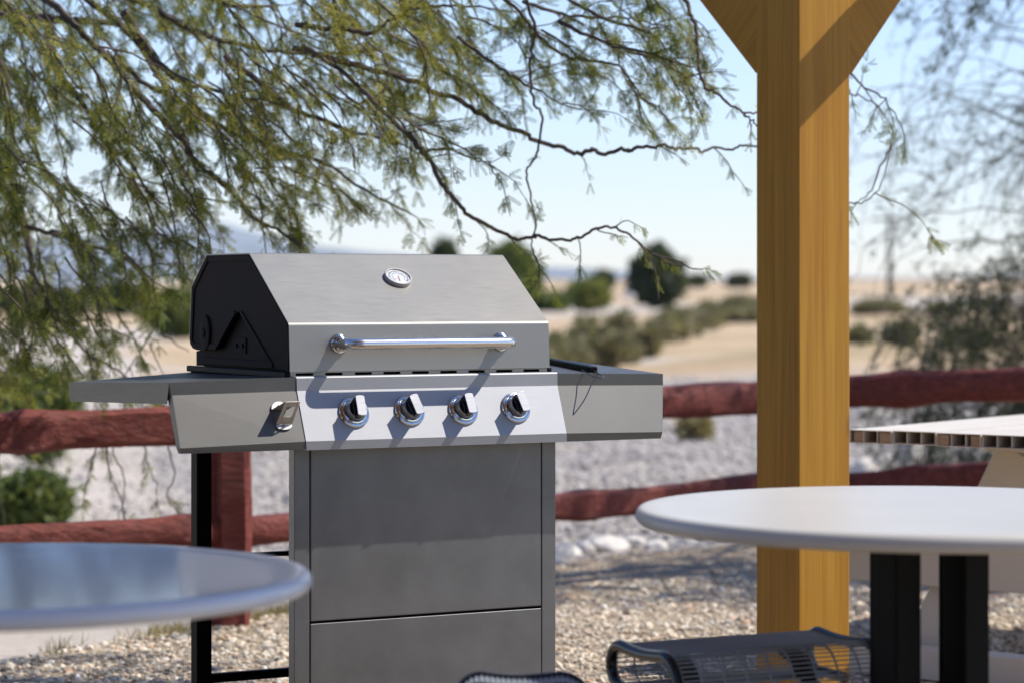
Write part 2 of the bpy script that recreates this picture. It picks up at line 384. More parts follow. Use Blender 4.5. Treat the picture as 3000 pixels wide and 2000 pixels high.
# --- lid
prof_px = [(848,1088),(845,950),(730,745),(606,746),(562,840),(556,985)]
prof = [gs_(*p) for p in prof_px]
prof = [Vector((0, p.y, p.z)) for p in prof]; prof[0].y = 0; prof[1].y = .006; prof[0].z = .959; prof[1].z = 1.069
prof[3].z = prof[2].z
mb = MB()
def rounded(pr, r=.004):
    out = [pr[0]]
    for i in range(1, len(pr)-1):
        a, b, c = pr[i-1], pr[i], pr[i+1]; u = (a-b).normalized(); v = (c-b).normalized()
        for t in (0, .25, .5, .75, 1):
            out.append(b + u*r*(1-t)**2 + v*r*t**2)
    return out + [pr[-1]]
pr = rounded(prof); nP = len(pr)
V_ = [(w, p.y, p.z) for w in (0, W) for p in pr]
mb.add(V_, [(i, i+1, nP+i+1, nP+i) for i in range(nP-1)])
lid = mb.build('lid', M['lid'], grill, solid=.003, soff=1, autosm=R(20))
for w, sgn in ((.0015, 1), (W-.0015, -1)):
    pl_px = [(848,1087),(845,951),(731,747),(607,748),(563,841),(557,992),(559,1008),(566,1020),(577,1025),(633,1025),(690,921),(697,914),(704,921),(797,1078)]
    pl = [gs_(*p) for p in pl_px]
    if sgn == 1: pl = [Vector((w, p.y, p.z)) for p in pl]
    else: pl = [Vector((w, p.y, p.z)) for p in pl]
    mb = MB(); mb.prism(pl, (.004*sgn, 0, 0))
    # raised rim following the outline
    for i in list(range(0, 9)):
        a, b = pl[i], pl[(i+1)]; c = Vector((w, .3, 1.12)); 
        d = (b-a).normalized(); nn = Vector((0, -d.z, d.y)); nn = nn if nn.dot(c-(a+b)/2) > 0 else -nn
        mb.obox((a+b)/2+nn*.008+Vector((-.0012*sgn, 0, 0)), d*((b-a).length/2+.0005), nn*.0075, (.0024, 0, 0))
    for i in (9, 12):
        a, b = pl[i], pl[i+1]; d = (b-a).normalized(); nn = Vector((0, -d.z, d.y)); nn = nn if nn.z > 0 else -nn
        mb.obox((a+b)/2+nn*.006+Vector((-.0012*sgn, 0, 0)), d*(b-a).length/2, nn*.005, (.0024, 0, 0))
    pc = gs_(603, 975); mb.lathe([(.045,0),(.045,.003),(.042,.0045),(.014,.0045),(.012,.002),(.009,.002),(.008,.006),(0,.007)], 32,
        Matrix.Translation((w-.0018*sgn, pc.y, pc.z)) @ Matrix.Rotation(-R(90)*sgn, 4, 'Y') @ Matrix.Diagonal((1, .72, 1, 1)))
    mb.build('end_plate', M['end'], lid, bevel=.0008, segs=1)
# --- lid handle
hz = 1.0235; wl, wr = gw(993, 0), gw(1467, 0); e = .072; pts = []
for i in range(9):
    q = i/8*math.pi/2; pts.append((wl-.000+.028*(1-math.cos(q)), -.006-(e-.034)-.028*math.sin(q), hz))
pts = [(wl, -.0, hz), (wl, -.02, hz)] + pts
for i in range(9):
    q = (1-i/8)*math.pi/2; pts.append((wr+.0-.028*(1-math.cos(q)), -.006-(e-.034)-.028*math.sin(q), hz))
pts += [(wr, -.02, hz), (wr, 0, hz)]
mb = MB(); mb.tube(pts, .0132, 20); hd = mb.build('handle', M['handle'], lid)
for w in (wl, wr):
    mb = MB(); mb.lathe([(.0235,0),(.0235,.004),(.0215,.008),(.0175,.010),(.0165,.016),(.0135,.018)], 32, Matrix.Translation((w, .001, hz)) @ Matrix.Rotation(R(90), 4, 'X'))
    mb.build('rosette', M['chrome'], hd)
# --- thermometer
sl = (prof[2]-prof[1]).normalized(); sn = Vector((0, -sl.z, sl.y)).normalized(); sn = -sn if sn.y > 0 else sn
tc = gplane(1164, 822, prof[1], sn)
def basis(c, z, x): 
    z = z.normalized(); x = (x-z*x.dot(z)).normalized(); y = z.cross(x)
    m = Matrix((x, y, z)).transposed().to_4x4(); m.translation = c; return m
TM = basis(tc+sn*.003, sn, Vector((1,0,0)))
mb = MB(); mb.lathe([(.034,0),(.035,.008),(.0335,.0105),(.0305,.0105),(.0295,.0075)], 48, TM); th = mb.build('thermometer', M['nickel'], lid)
M['dial'] = m_paint('dial_face', (.55,.57,.58), .18, .0, .12, 60); M['ink'] = mat('dial_ink', (.10,.10,.11), .5); M['red'] = mat('needle_red', (.45,.08,.04), .5)
mb = MB(); mb.lathe([(.0297,.0072),(.001,.0074)], 40, TM)
mb.build('dial', M['dial'], th)
mb = MB()
for i in range(25):
    q = R(225-i*270/24); L = .004 if i % 4 else .007; c = TM @ Vector((.024*math.cos(q), .024*math.sin(q), .0078))
    ax = TM.to_3x3() @ Vector((math.cos(q), math.sin(q), 0)); ay = TM.to_3x3() @ Vector((-math.sin(q), math.cos(q), 0)); mb.obox(c, ax*L/2, ay*.0004, sn*.0003)
for i in range(60):
    q = R(225-i*270/59); c = TM @ Vector((.0165*math.cos(q), .0165*math.sin(q), .0078))
    ay = TM.to_3x3() @ Vector((-math.sin(q), math.cos(q), 0)); ax = TM.to_3x3() @ Vector((math.cos(q), math.sin(q), 0)); mb.obox(c, ax*.0003, ay*.0005, sn*.0003)
mb.build('dial_scale', M['ink'], th)
mb = MB(); q = R(262); ax = TM.to_3x3() @ Vector((math.cos(q), math.sin(q), 0)); ay = TM.to_3x3() @ Vector((-math.sin(q), math.cos(q), 0))
mb.obox(TM @ Vector((0,0,.0083)) + ax*.007, ax*.011, ay*.0007, sn*.0003); mb.build('needle', M['red'], th)
# --- firebox below the lid
mb = MB(); mb.box(.016, W-.016, .03, .60, .80, .957)
side = [gs_(*p, .016) for p in [(575,1070),(575,1028),(640,1010),(697,905),(760,1000),(842,1088)]]
for w, sg in ((.016, 1), (W-.016, -1)):
    mb.prism([Vector((w, p.y, p.z)) for p in side], (.004*sg, 0, 0))
c = gs_(706, 1012, .016); mb.obox((.0145, c.y, c.z), (.0015,0,0), (0,.036,0), (0,0,.019))
for dy in (-.019, .019): mb.lathe([(.0055,0),(.0055,.003),(.004,.004),(0,.004)], 14, Matrix.Translation((.013, c.y+dy, c.z)) @ Matrix.Rotation(-R(90), 4, 'Y'))
for w in (.008, W-.008): mb.obox((w, .30, .972), (.004,0,0), (0,.285,0), (0,0,.008))
fb = mb.build('firebox', M['end'], grill, bevel=.002, segs=2)
for w, w2 in ((-.003, 0), (W+.003, W)): mb = MB(); mb.obox((w, .312, .9515), (.007,0,0), (0,.31,0), (0,0,.0075)); mb.obox((w2, .33, .9395), (.004,0,0), (0,.28,0), (0,0,.0052)); mb.build('base_rail', M['black'], grill, bevel=.003, segs=2)
# --- vent strip with slots below the lid edge
sx = [gw((a+b)/2, -.004) for a, b in [(864,920),(951,1005),(1038,1091),(1122,1174),(1206,1257),(1289,1339),(1371,1421),(1453,1501),(1533,1580)]]
z0, z1, ya, yb = .9475, .9585, .0035, .006
mb = MB(); sh, sw = .0032, .023; cur = .004
zc = (z0+z1)/2
mb.box(.004, W-.004, ya, yb, z0-.004, zc-sh); mb.box(.004, W-.004, ya, yb, zc+sh, z1)
for i, x in enumerate(sx+[None]):
    nx_ = (x-sw) if x is not None else W-.004
    mb.box(cur, nx_, ya, yb, zc-sh, zc+sh)
    if x is not None:
        for s2 in (-1, 1):   # rounded slot ends
            base = x+s2*sw
            mb.prism([(base, ya+.0001, zc-sh), (base-s2*.0012, ya+.0001, zc-sh), (base-s2*.0002, ya+.0001, zc), (base-s2*.0012, ya+.0001, zc+sh), (base, ya+.0001, zc+sh)], (0, .0023, 0))
        cur = x+sw
mb.build('vent_strip', M['lid'], grill)
# --- control panel and knobs
def strip_part(name, rows, m, parent, solid=.002, ends=None, bev=None):
    # rows: list of (left point, right point) down the fascia
    mb = MB(); n = len(rows); mb.add([a for a, b in rows]+[b for a, b in rows], [(i, i+1, n+i+1, n+i) for i in range(n-1)])
    if ends: ends(mb)
    return mb.build(name, m, parent, solid=solid, soff=1, autosm=R(12))
E0, E1, E2 = .020, .072, .070
ZT, ZA, ZB, ZC = .9465, .9155, .8005, .7815
p0l, p0r = .0084, .7113
rows = [((p0l,.001,ZT+.0005),(p0r,.001,ZT+.0005)), ((p0l,-E0+.002,ZT),(p0r,-E0+.002,ZT)), ((p0l,-E0,ZT-.002),(p0r,-E0,ZT-.002)), ((p0l+.001,-E0,ZA),(p0r,-E0,ZA)), ((gw(896,E1),-E1,ZB),(gw(1659,E1),-E1,ZB)),
        ((gw(898,E2),-E2,ZC),(gw(1660,E2),-E2,ZC)), ((gw(898,E2)+.002,-E2+.02,ZC-.001),(gw(1660,E2)-.002,-E2+.02,ZC-.001))]
panel = strip_part('control_panel', rows, M['panel'], grill)
pn = Vector((0, -(ZA-ZB), (E1-E0))).normalized(); pp = Vector((0, -E0, ZA)) + pn*.002
for (bx, by), rot in zip([(1036,1207),(1199,1202.5),(1356,1199.5),(1510,1194)], (-2, 13, 4, 11)):
    c = gplane(bx, by, pp, pn); KM = basis(c, pn, Vector((1,0,0)))
    mb = MB(); mb.lathe([(.0385,0),(.0390,.003),(.0370,.006),(.0345,.0066),(.0335,.0052),(.0315,.0055),(.0300,.0085),(.0275,.0095),(.0262,.008),(.0262,.0012),(.022,.001)], 56, KM)
    bz = mb.build('knob_bezel', M['chrome'], panel)
    KR = KM @ Matrix.Rotation(R(rot), 4, 'Z')
    mb = MB(); mb.lathe([(.0222,.001),(.0240,.004),(.0243,.025),(.0235,.0268),(.0218,.0268),(.0218,.0248),(0,.0248)], 48, KR)
    bl = .0108
    def clip(r, x0, x1, z, n=14):
        t0 = math.asin(max(-1, min(1, x0/r))); t1 = math.asin(max(-1, min(1, x1/r)))
        up = [(r*math.sin(t0+(t1-t0)*i/n), r*math.cos(t0+(t1-t0)*i/n)) for i in range(n+1)]
        dn = [(x, -y) for x, y in up[::-1]]; return [KR @ Vector((x, y, z)) for x, y in up+dn]
    knob = mb.build('knob', M['knob'], panel)
    mb = MB(); nrm = KR.to_3x3() @ Vector((0,0,1))
    mb.prism(clip(.0250, -bl, bl, .022), nrm*.0215, 1)
    mb.prism(clip(.0254, -bl-.0006, bl+.0006, .0435), nrm*.0026, 0)
    mb.build('knob_grip', [M['knob'], M['black_gloss']], knob, bevel=.0006, segs=2)
    mb = MB()
    for s2 in (-1, 1):
        x0, x1 = (-.0214, -bl) if s2 < 0 else (bl, .0214)
        mb.prism(clip(.0214, x0, x1, .0238), nrm*.0024, 0)
        mb.obox(KR @ Vector((s2*(bl+.0006), 0, .0270)), KR.to_3x3() @ Vector((.0005,0,0)), KR.to_3x3() @ Vector((0,.018,0)), nrm*.0009, 1)
    mb.build('knob_face', [M['black_gloss'], M['knob']], knob)
# --- left shelf
def fascia(name, pts, cap_w, parent, side):
    mb = MB(); n = len(pts); mb.add([a for a, b in pts]+[b for a, b in pts], [(i, i+1, n+i+1, n+i) for i in range(n-1)]); return mb
FL = gf(497,1122,E0); FR = Vector((p0l-.001, -E0, ZT-.001))
BL = Vector((FL.x, .671, .9177)); BR = Vector((.02, .671, .9385))
L1 = gf(504,1157,E0); L2 = gf(527,1312,E1); L3 = gf(531,1328,E2)
mb = MB(); mb.add([FL+Vector((0,.002,0)), FR+Vector((0,.002,0)), BR, BL], [(0,1,2,3)])
mb.add([FL+Vector((0,.004,0)), BL, BL+Vector((.004,0,-.046)), FL+Vector((.002,.024,-.048))], [(0,1,2,3)])
mb.add([BL, BR, BR+Vector((0,-.002,-.046)), BL+Vector((.004,-.002,-.046))], [(0,1,2,3)])
sh = mb.build('side_shelf', M['shelf'], grill, solid=.0016, autosm=R(10))
mb = MB(); mb.add([BL+Vector((.02,-.03,-.04)), BR+Vector((0,-.03,-.04)), FR+Vector((0,.03,-.04)), FL+Vector((.02,.03,-.04))], [(0,1,2,3)])
mb.build('shelf_liner', M['black'], sh, solid=.002)
P = [(FL, FR), (L1, Vector((p0l-.001,-E0,ZA))), (L2, Vector((gw(896,E1)-.0015,-E1,ZB))), (L3, Vector((gw(898,E2)-.0015,-E2,ZC)))]
mb = MB(); n = 4; mb.add([a for a, b in P]+[b for a, b in P], [(i, i+1, n+i+1, n+i) for i in range(n-1)])
mb.add([L3, P[3][1], P[3][1]+Vector((0,.02,0)), L3+Vector((0,.02,0))], [(0,1,2,3)])
mb.add([P[0][0], P[1][0], P[2][0], P[3][0], P[3][0]+Vector((.001,.022,.002)), P[2][0]+Vector((.001,.024,0)), P[1][0]+Vector((.001,.03,-.006)), P[0][0]+Vector((.001,.03,0))], [(0,1,6,7),(1,2,5,6),(2,3,4,5)])
fasc = mb.build('shelf_fascia', M['shelf'], grill, solid=.0016, autosm=R(12))
# bottle opener
on = pn; oc = gplane(826, 1215, pp, pn); OM = basis(oc, pn, Vector((1,0,0)))
mb = MB()
def om(x, y, z): return OM @ Vector((x, y, z))
half = [( .0205*math.cos(q), .004+.020*math.sin(q)) for q in [math.pi*i/14 for i in range(15)]]
mb.prism([om(x-.004, y+.010, .0002) for x, y in half], on*.0022)
half2 = [(.0205*math.cos(q), -.004-.013*abs(math.sin(q))**.8) for q in [math.pi*i/14 for i in range(15)]]
mb.prism([om(x+.000, y-.020, .0002) for x, y in half2], on*.0022)
A = lambda x, y, z: om(x, y, z)
mb.prism([A(-.024,.0145,.001), A(.016,.0145,.001), A(.027,.0135,.052), A(-.010,.0135,.052)], (OM.to_3x3() @ Vector((0,-.002,0))))
# slanted hood face with a rectangular window
def hood(u0, u1, v0, v1):
    a, b, c, d = Vector(A(-.010,.0125,.052)), Vector(A(.028,.0125,.052)), Vector(A(.0205,-.023,.004)), Vector(A(-.0205,-.023,.004))
    def q(u, v): return (a*(1-u)+b*u)*(1-v) + (d*(1-u)+c*u)*v
    mb.prism([q(u0,v0), q(u1,v0), q(u1,v1), q(u0,v1)], on*-.0018)
hood(0,.22,0,1); hood(.80,1,0,1); hood(.22,.80,0,.22); hood(.22,.80,.68,1)
for yy_, x_ in ((.0215,-.004), (-.0275,0)): mb.lathe([(.0042,.002),(.0042,.0042),(.003,.005),(.0016,.005),(.0014,.003),(0,.003)], 16, OM @ Matrix.Translation((x_, yy_, 0)))
mb.build('bottle_opener', M['nickel'], fasc, bevel=.0005, segs=1)
# --- right shelf
RT = gf(1942,1094,E0); RL = Vector((p0r+.001,-E0,ZT-.001)); wR = RT.x
RB = Vector((wR, .56, .966)); LB = Vector((.68, .62, .957))
mb = MB(); mb.add([RL+Vector((0,.002,0)), RT+Vector((0,.002,0)), RB, LB], [(0,1,2,3)])
mb.add([RT+Vector((0,.004,0)), RB, RB+Vector((0,0,-.05)), RT+Vector((0,.004,-.05))], [(0,1,2,3)])
mb.add([LB, RB, RB+Vector((0,0,-.05)), LB+Vector((0,0,-.05))], [(0,1,2,3)])
mb.build('side_shelf', M['shelf'], grill, solid=.0016, autosm=R(10))
Q = [(RL, RT), (Vector((p0r+.001,-E0,ZA)), gf(1942,1127,E0)), (Vector((gw(1659,E1)+.0015,-E1,ZB)), gf(1941,1264,E1)), (Vector((gw(1660,E2)+.0015,-E2,ZC)), gf(1936,1281,E2))]
mb = MB(); mb.add([a for a, b in Q]+[b for a, b in Q], [(i, i+1, n+i+1, n+i) for i in range(n-1)])
mb.add([Q[3][0], Q[3][1], Q[3][1]+Vector((0,.02,0)), Q[3][0]+Vector((0,.02,0))], [(0,1,2,3)])
mb.add([b for a, b in Q]+[b+Vector((0,.022,0)) for a, b in Q], [(0,1,5,4),(1,2,6,5),(2,3,7,6)])
mb.build('shelf_fascia', M['shelf'], grill, solid=.0016, autosm=R(12))
# --- cabinet
zbot = .10
cz = lambda name, x0, x1, y0, y1, z0, z1, m, b=.002: (lambda q: (q.box(x0, x1, y0, y1, z0, z1), q.build(name, m, grill, bevel=b, segs=3))[1])(MB())
cz('front_column', .0121, .0515, .0, .032, zbot, .80, M['cab'])
cz('front_column', .6795, .719, .0, .032, zbot, .80, M['cab'])
door = cz('door', .0540, .677, -.001, .02, .3725, .80, M['cab'], .0025)
cz('lower_panel', .0540, .677, -.0012, .02, zbot+.01, .3665, M['cab'], .0015)
cz('black_backing', .0525, .6785, .021, .031, zbot+.01, .79, M['black'], .001)  # black sheet added behind the doors to keep their gap dark
for x in (.012, .678): cz('rear_leg', x, x+.041, .604, .645, zbot, .90, M['black'])
cz('right_side_panel', .712, .7165, .0335, .603, zbot+.02, .80, M['cab'], .001)
cz('rear_rail', .0535, .6775, .618, .632, .460, .4725, M['black'], .001)
cz('rear_rail', .0535, .6775, .615, .635, .145, .168, M['black'], .001)
cz('rear_rail', .0535, .6775, .618, .632, .78, .80, M['black'], .001)
cz('base_shelf', .0135, .7175, .034, .603, zbot+.005, zbot+.03, M['black'], .002)
for x in (.034, .70):
    for y in (.02, .62):
        mb = MB(); mb.tube([(x-.011,y,.035),(x+.011,y,.035)], .034, 24); mb.box(x-.015, x+.015, y-.006, y+.006, .03, zbot); mb.build('caster', M['black'], grill, bevel=.003)
# --- utensil lying on the right shelf
ua, ub = GM @ gf(1738,1083,-.012), GM @ gf(1572,1052,-.42); ud = (ua-ub).normalized(); us = ud.cross(Vector((0,0,1))).normalized()
ut = thing('grill_utensil', 'black handled grill utensil with wire loop lying on the right shelf', 'grill tool', (ua.x, ua.y, ua.z-.011))
mb = MB(); o_ = Vector(ut.location); ln = (ua-ub).length
mb.obox(-ud*ln/2+Vector((0,0,.011)), ud*ln/2, us*.012, Vector((0,0,.0085))); mb.build('handle', M['black'], ut, bevel=.003, segs=3)
mb = MB(); c0 = Vector((0,0,.013)) - ud*.018
p1, p2, p3 = GM @ gf(1704,1083,.012), GM @ gf(1762,1105,.075), GM @ gf(1740,1085,-.008)
mid1 = (p1*.45+p2*.55)+Vector((-.001,0,-.004)); mid2 = (p3*.4+p2*.6)+Vector((.010,0,-.002))
def spline(P, n=8):
    out = []
    for i in range(len(P)-1):
        a, b, c, d = P[max(i-1,0)], P[i], P[i+1], P[min(i+2,len(P)-1)]
        for j in range(n):
            t = j/n; out.append(.5*((2*b)+(c-a)*t+(2*a-5*b+4*c-d)*t*t+(3*b-a-3*c+d)*t**3))
    return out+[P[-1]]
mb.tube([p-o_ for p in spline([p1, mid1, p2+Vector((-.003,0,-.001)), p2+Vector((.004,0,.001)), mid2, p3])], .0014, 8); mb.build('hanging_loop', M['wire'], ut)

# ------------------------------------------------------------------ timber post with knee braces
PY, PA = 7.0, .183; al = R(34)           # faces share the view 121 : 144
ny = Vector((math.sin(al), -math.cos(al), 0)); tx = Vector((math.cos(al), math.sin(al), 0))   # right face normal / along right face
edge = at(2341, 1000, PY); edge.z = 0
pc = edge - ny*PA/2 + tx*PA/2
post = thing('shelter_post', 'golden stained square timber post with knee braces at its top', 'post', (pc.x, pc.y, 0), al)
# local x = tx (right face runs along +x), local -y = right face normal
mb = MB(); h = PA/2; PT = 2.55
ZZ = [0, .3, .6, .9, 1.2, 1.5, 1.8, 2.1, PT]; wob = [(random.gauss(0,.0006), random.gauss(0,.0006)) for _ in ZZ]
vs = [];
for (dx, dy), z in zip(wob, ZZ): vs += [(-h+dx,-h+dy,z),(h+dx,-h+dy,z),(h+dx,h+dy,z),(-h+dx,h+dy,z)]
fs = [(0,3,2,1)] + [(4*i+j, 4*i+(j+1) % 4, 4*i+4+(j+1) % 4, 4*i+4+j) for i in range(len(ZZ)-1) for j in range(4)] + [tuple(len(vs)-4+j for j in range(4))]
mb.add(vs, fs); mb.build('timber', M['post'], post, bevel=.003, segs=2)
def brace(d, z0, k, off, wdt, dep, ln=.62):
    # d: outward axis (local), z0 lower end height, k slope, rectangular section
    d = Vector(d); up = (d+Vector((0,0,k))).normalized(); sd = d.cross(Vector((0,0,1))).normalized(); nn = sd.cross(up).normalized()
    if nn.z < 0: nn = -nn
    a = Vector((0,0,z0)) + d*h + sd*off; L = ln
    s2 = sd*wdt/2
    # lower end cut: short level foot, then vertical against the post
    p = [a+Vector((0,0,-.0)), a+d*.020, a+d*.020+up*L, a+d*.02+up*L+nn*dep, a+Vector((0,0,dep*1.45))]
    mb = MB(); mb.prism([q-s2 for q in p], s2*2); mb.build('knee_brace', M['brace_x'] if d.x else M['brace_y'], post, bevel=.002, segs=2)
brace((1,0,0), 1.752, 1.18, .0575, .042, .30)          # right, leaning away
brace((0,1,0), 1.758, .90, -.0575, .042, .34)            # left, leaning away
mb = MB(); mb.prism([(.34, -h-.03, 2.029), (.34, -h-.48, 2.515), (.34, -h-.48, 2.549), (.34, -h-.40, 2.549), (.34, -h-.03, 2.189)], (.05,0,0)); mb.build('shadow_strut', M['post'], post)  # unseen strut, shaped to cast the slanted shadow on the post
mb = MB(); mb.box(.0655, .45, -.50, -.42, PT-.17, PT-.01); mb.build('tie_beam', M['post'], post)
mb = MB(); mb.box(-.09, .55, -.06, .07, PT-.19, PT); mb.box(-.065, .065, .0705, .62, PT-.19, PT-.003); mb.box(-.065, .065, -.50, -.0605, PT-.19, PT-.003)
mb.build('header_beam', M['post'], post, bevel=.003)

# ------------------------------------------------------------------ round steel tables
def round_table(name, label, c, r, ztop, m, th_=.036):
    t = thing(name, label, 'table', (c[0], c[1], 0)); ee = th_/2
    prof_ = [(.02, ztop-.0028), (r-.075, ztop-.0028), (r-.05, ztop-.001), (r-.035, ztop)] + [(r-ee*.9+ee*.9*math.sin(q), ztop-ee+ee*math.cos(q)) for q in [math.pi*i/12 for i in range(13)]] + [(r-.03, ztop-th_+.004), (r-.034, ztop-.008), (.02, ztop-.008)]
    mb = MB(); mb.lathe(prof_, 128); b = len(mb.v); tp = mb.build('tabletop', m, t)
    mb = MB(); mb.lathe([(0, ztop-.0028), (.021, ztop-.0028)], 32); mb.build('hub_cap', m, t)
    return t
t1 = round_table('round_table', 'round white table in full sun with a black pedestal', (.785, 4.82), .552, .742, M['tablewhite'], .033)
s_ = .0285; rot = R(33)
for dx, dy in ((-.070,-.075), (.060,-.055), (-.055,.10), (.078,.10)):
    mb = MB(); q = .031; ca, sa = math.cos(rot), math.sin(rot)
    pts = [(dx+ca*i*q-sa*j*q, dy+sa*i*q+ca*j*q, .02) for i, j in ((-1,-1),(1,-1),(1,1),(-1,1))]
    mb.prism(pts, (0,0,.712)); mb.build('pedestal_tube', M['black'], t1, bevel=.004, segs=3)
mb = MB(); mb.lathe([(0,.0),(.33,.0),(.33,.012),(.31,.018),(0,.02)], 48); mb.build('base_plate', M['black'], t1)
t2 = round_table('round_table', 'round glossy grey table standing in shade at the left', (-.846, 4.17), .520, .690, M['tablegrey'], .031)
for dx, dy in ((-.05, 0),):
    mb = MB(); mb.tube([(dx,dy,.02),(dx,dy,.683)], .036, 24); mb.build('pedestal', M['black'], t2, bevel=.004, segs=3)
mb = MB(); mb.lathe([(0,.0),(.33,.0),(.33,.012),(.31,.018),(0,.02)], 48); mb.build('base_plate', M['black'], t2)

# ------------------------------------------------------------------ black wire seats
def seat(label, org, ang, La, Db, zt, arm):
    # local x along the ribs (width), local -y towards the sitter's front
    t = thing('wire_seat', label, 'seat', (org[0], org[1], 0), ang, None)
    # profile in (y, z): rolled under at the back, flat, waterfall front
    prof = []
    rb = .040
    for i in range(6): prof.append((-Db*.52+i*Db*.52/5*.98+0, zt-2*rb+.0))
    prof = [(-Db*.55*(1-i/5), zt-2*rb) for i in range(6)]
    for i in range(1, 12): q = math.pi*i/11; prof.append((rb*math.sin(q)*1.0, zt-rb-rb*math.cos(q)))
    prof += [(-Db*i/8, zt-.006*math.sin(math.pi*i/8)) for i in range(1, 9)]
    for i in range(1, 9): q = R(62)*i/8; prof.append((-Db-.055*math.sin(q), zt-.055*(1-math.cos(q))))
    q = R(62); ex, ez = prof[-1]; prof += [(ex-.020*i, ez-.036*i) for i in range(1, 4)]
    ex, ez = prof[-1]; prof += [(ex-.02, ez-.022), (ex-.045, ez-.028)]
    P3 = lambda x, p, dz=0: (x, -(-p[0]), p[1]+dz)
    for x in (0, La): mb = MB(); mb.tube([P3(x, p) for p in spline([Vector((p[0], p[1]-.004, 0)) for p in prof], 2)], .0118, 12); mb.build('tube_frame', M['black_gloss'], t)
    # wires run from frame to frame, ribs follow the profile
    cum = [0]; 
    for a, b in zip(prof, prof[1:]): cum.append(cum[-1]+math.dist(a, b))
    mb = MB(); s = .006
    while s < cum[-1]:
        i = max(j for j in range(len(cum)) if cum[j] <= s); i = min(i, len(prof)-2); f = (s-cum[i])/(cum[i+1]-cum[i])
        p = (prof[i][0]+(prof[i+1][0]-prof[i][0])*f, prof[i][1]+(prof[i+1][1]-prof[i][1])*f)
        mb.tube([P3(0, p), P3(La, p)], .0017, 5, caps=False); s += .0098
    nr = 9
    for k in range(1, nr): mb.tube([P3(La*k/nr, p, -.003) for p in prof], .0024, 6)
    mb.build('wire_mesh', M['sky_seatwire'], t)
    mb = MB()
    for x in (La*.24, La*.80):
        mb.tube(spline([Vector(P3(x, (-.02, zt-.03))), Vector(P3(x+.004, (-Db*.30, zt-.045))), Vector(P3(x+.01, (-Db*.62, zt-.10))), Vector(P3(x+.015, (-Db*.85, zt-.17))), Vector(P3(La*.5, (-Db*.9, zt-.26))), Vector(P3(La*.5, (-Db*.5, .02)))], 6), .019, 12)
    mb.build('support_arm', M['black'], t)
    mb = MB(); mb.lathe([(0,0),(.16,0),(.16,.012),(0,.02)], 32, Matrix.Translation((La/2, -Db*.5, 0))); mb.build('foot_plate', M['black'], t)
    return t
seat('black wire mesh seat with rolled tube frame below the white round table', (.215, 5.04), R(26), .46, .17, .455, None)
seat('black wire seat edge at the bottom of the picture before the grill', (-.055, 4.52), R(90), .13, .14, .452, None)

# ------------------------------------------------------------------ unseen roof added to shade the left table
shl = thing('added_shade_roof', 'unseen timber roof added to shade the left table', 'shade roof', (0.2, 3.7, 0))
mb = MB()
for i in range(11): mb.box(-1.5+i*.275, -1.5+i*.275+.268, -1.3, 1.35, 2.78, 2.80)
mb.build('shade_roof_boards', M['post'], shl)
for y in (-.95, .80): mb = MB(); mb.box(-1.5, 1.52, y, y+.10, 2.62, 2.779); mb.build('shade_roof_beam', M['post'], shl)
for x, y in ((-1.45,-.9), (1.45,-.9), (-1.45,.85), (1.45,-.5)):
    mb = MB(); mb.box(x-.05, x+.05, y-.05, y+.05, 0, 2.62); mb.build('shade_roof_post', M['post'], shl)

# ------------------------------------------------------------------ picnic table (beige vinyl lumber)
pa = R(-37); ED = Vector((math.cos(pa), math.sin(pa), 0)); LD = Vector((-math.sin(pa), math.cos(pa), 0))
pcn = at(2490, 1255, 7.5); pt = thing('picnic_table', 'beige vinyl picnic table with open board ends beside the timber post', 'picnic table', (pcn.x, pcn.y, 0), pa)
bw, bh, gap, zt, BLn = .1385, .0385, .0035, pcn.z, 1.75
plugs = {0: [(0,.25,1,0), (2,.1,1,0)], 2: [(0,0,.85,0), (2,.3,1,0)], 4: [(0,.35,1,0), (2,0,.8,0)], 5: [(1,.1,.9,0)]}
for i in range(6):
    x0 = i*(bw+gap) + (.0022 if i == 4 else 0); z0 = zt-bh-random.choice((0,.0008,.0015)); s0 = -random.uniform(0, .004); w_ = .0024
    mb = MB(); mb.box(x0, x0+bw, s0, BLn, z0+bh-w_, z0+bh); mb.box(x0, x0+bw, s0, BLn, z0, z0+w_)
    for c in range(4):
        xc = x0+(bw-w_)*c/3; mb.box(xc, xc+w_, s0+.0003, BLn, z0+w_, z0+bh-w_)
    bd = mb.build('top_board', M['vinyl'], pt)
    mb = MB(); mb.box(x0+w_, x0+bw-w_, .35, .36, z0+w_, z0+bh-w_); mb.build('inner_stop', M['vinyl_in'], bd)
    for c, a, b, _ in plugs.get(i, []):
        xa = x0+(bw-w_)*c/3+w_; xw = (bw-w_)/3-w_; mb = MB()
        mb.box(xa+xw*a+.0008, xa+xw*b-.0008, s0+.0025, .12, z0+w_+.001, z0+bh-w_-.002); mb.build('wood_plug', M['wood_end'], bd, bevel=.0015)
def obx(name, a, b, w, d, parent=pt, m=None):
    # bar from a to b (local), width w across ED/other, depth d along LD
    a, b = Vector(a), Vector(b); t = (b-a); L = t.length; t.normalize(); s = Vector((0,1,0)); u = s.cross(t).normalized()
    mb = MB(); mb.obox((a+b)/2, t*L/2, u*w/2, s*d/2); return mb.build(name, m or M['vinyl'], parent, bevel=.004, segs=3)
TW = 6*(bw+gap)
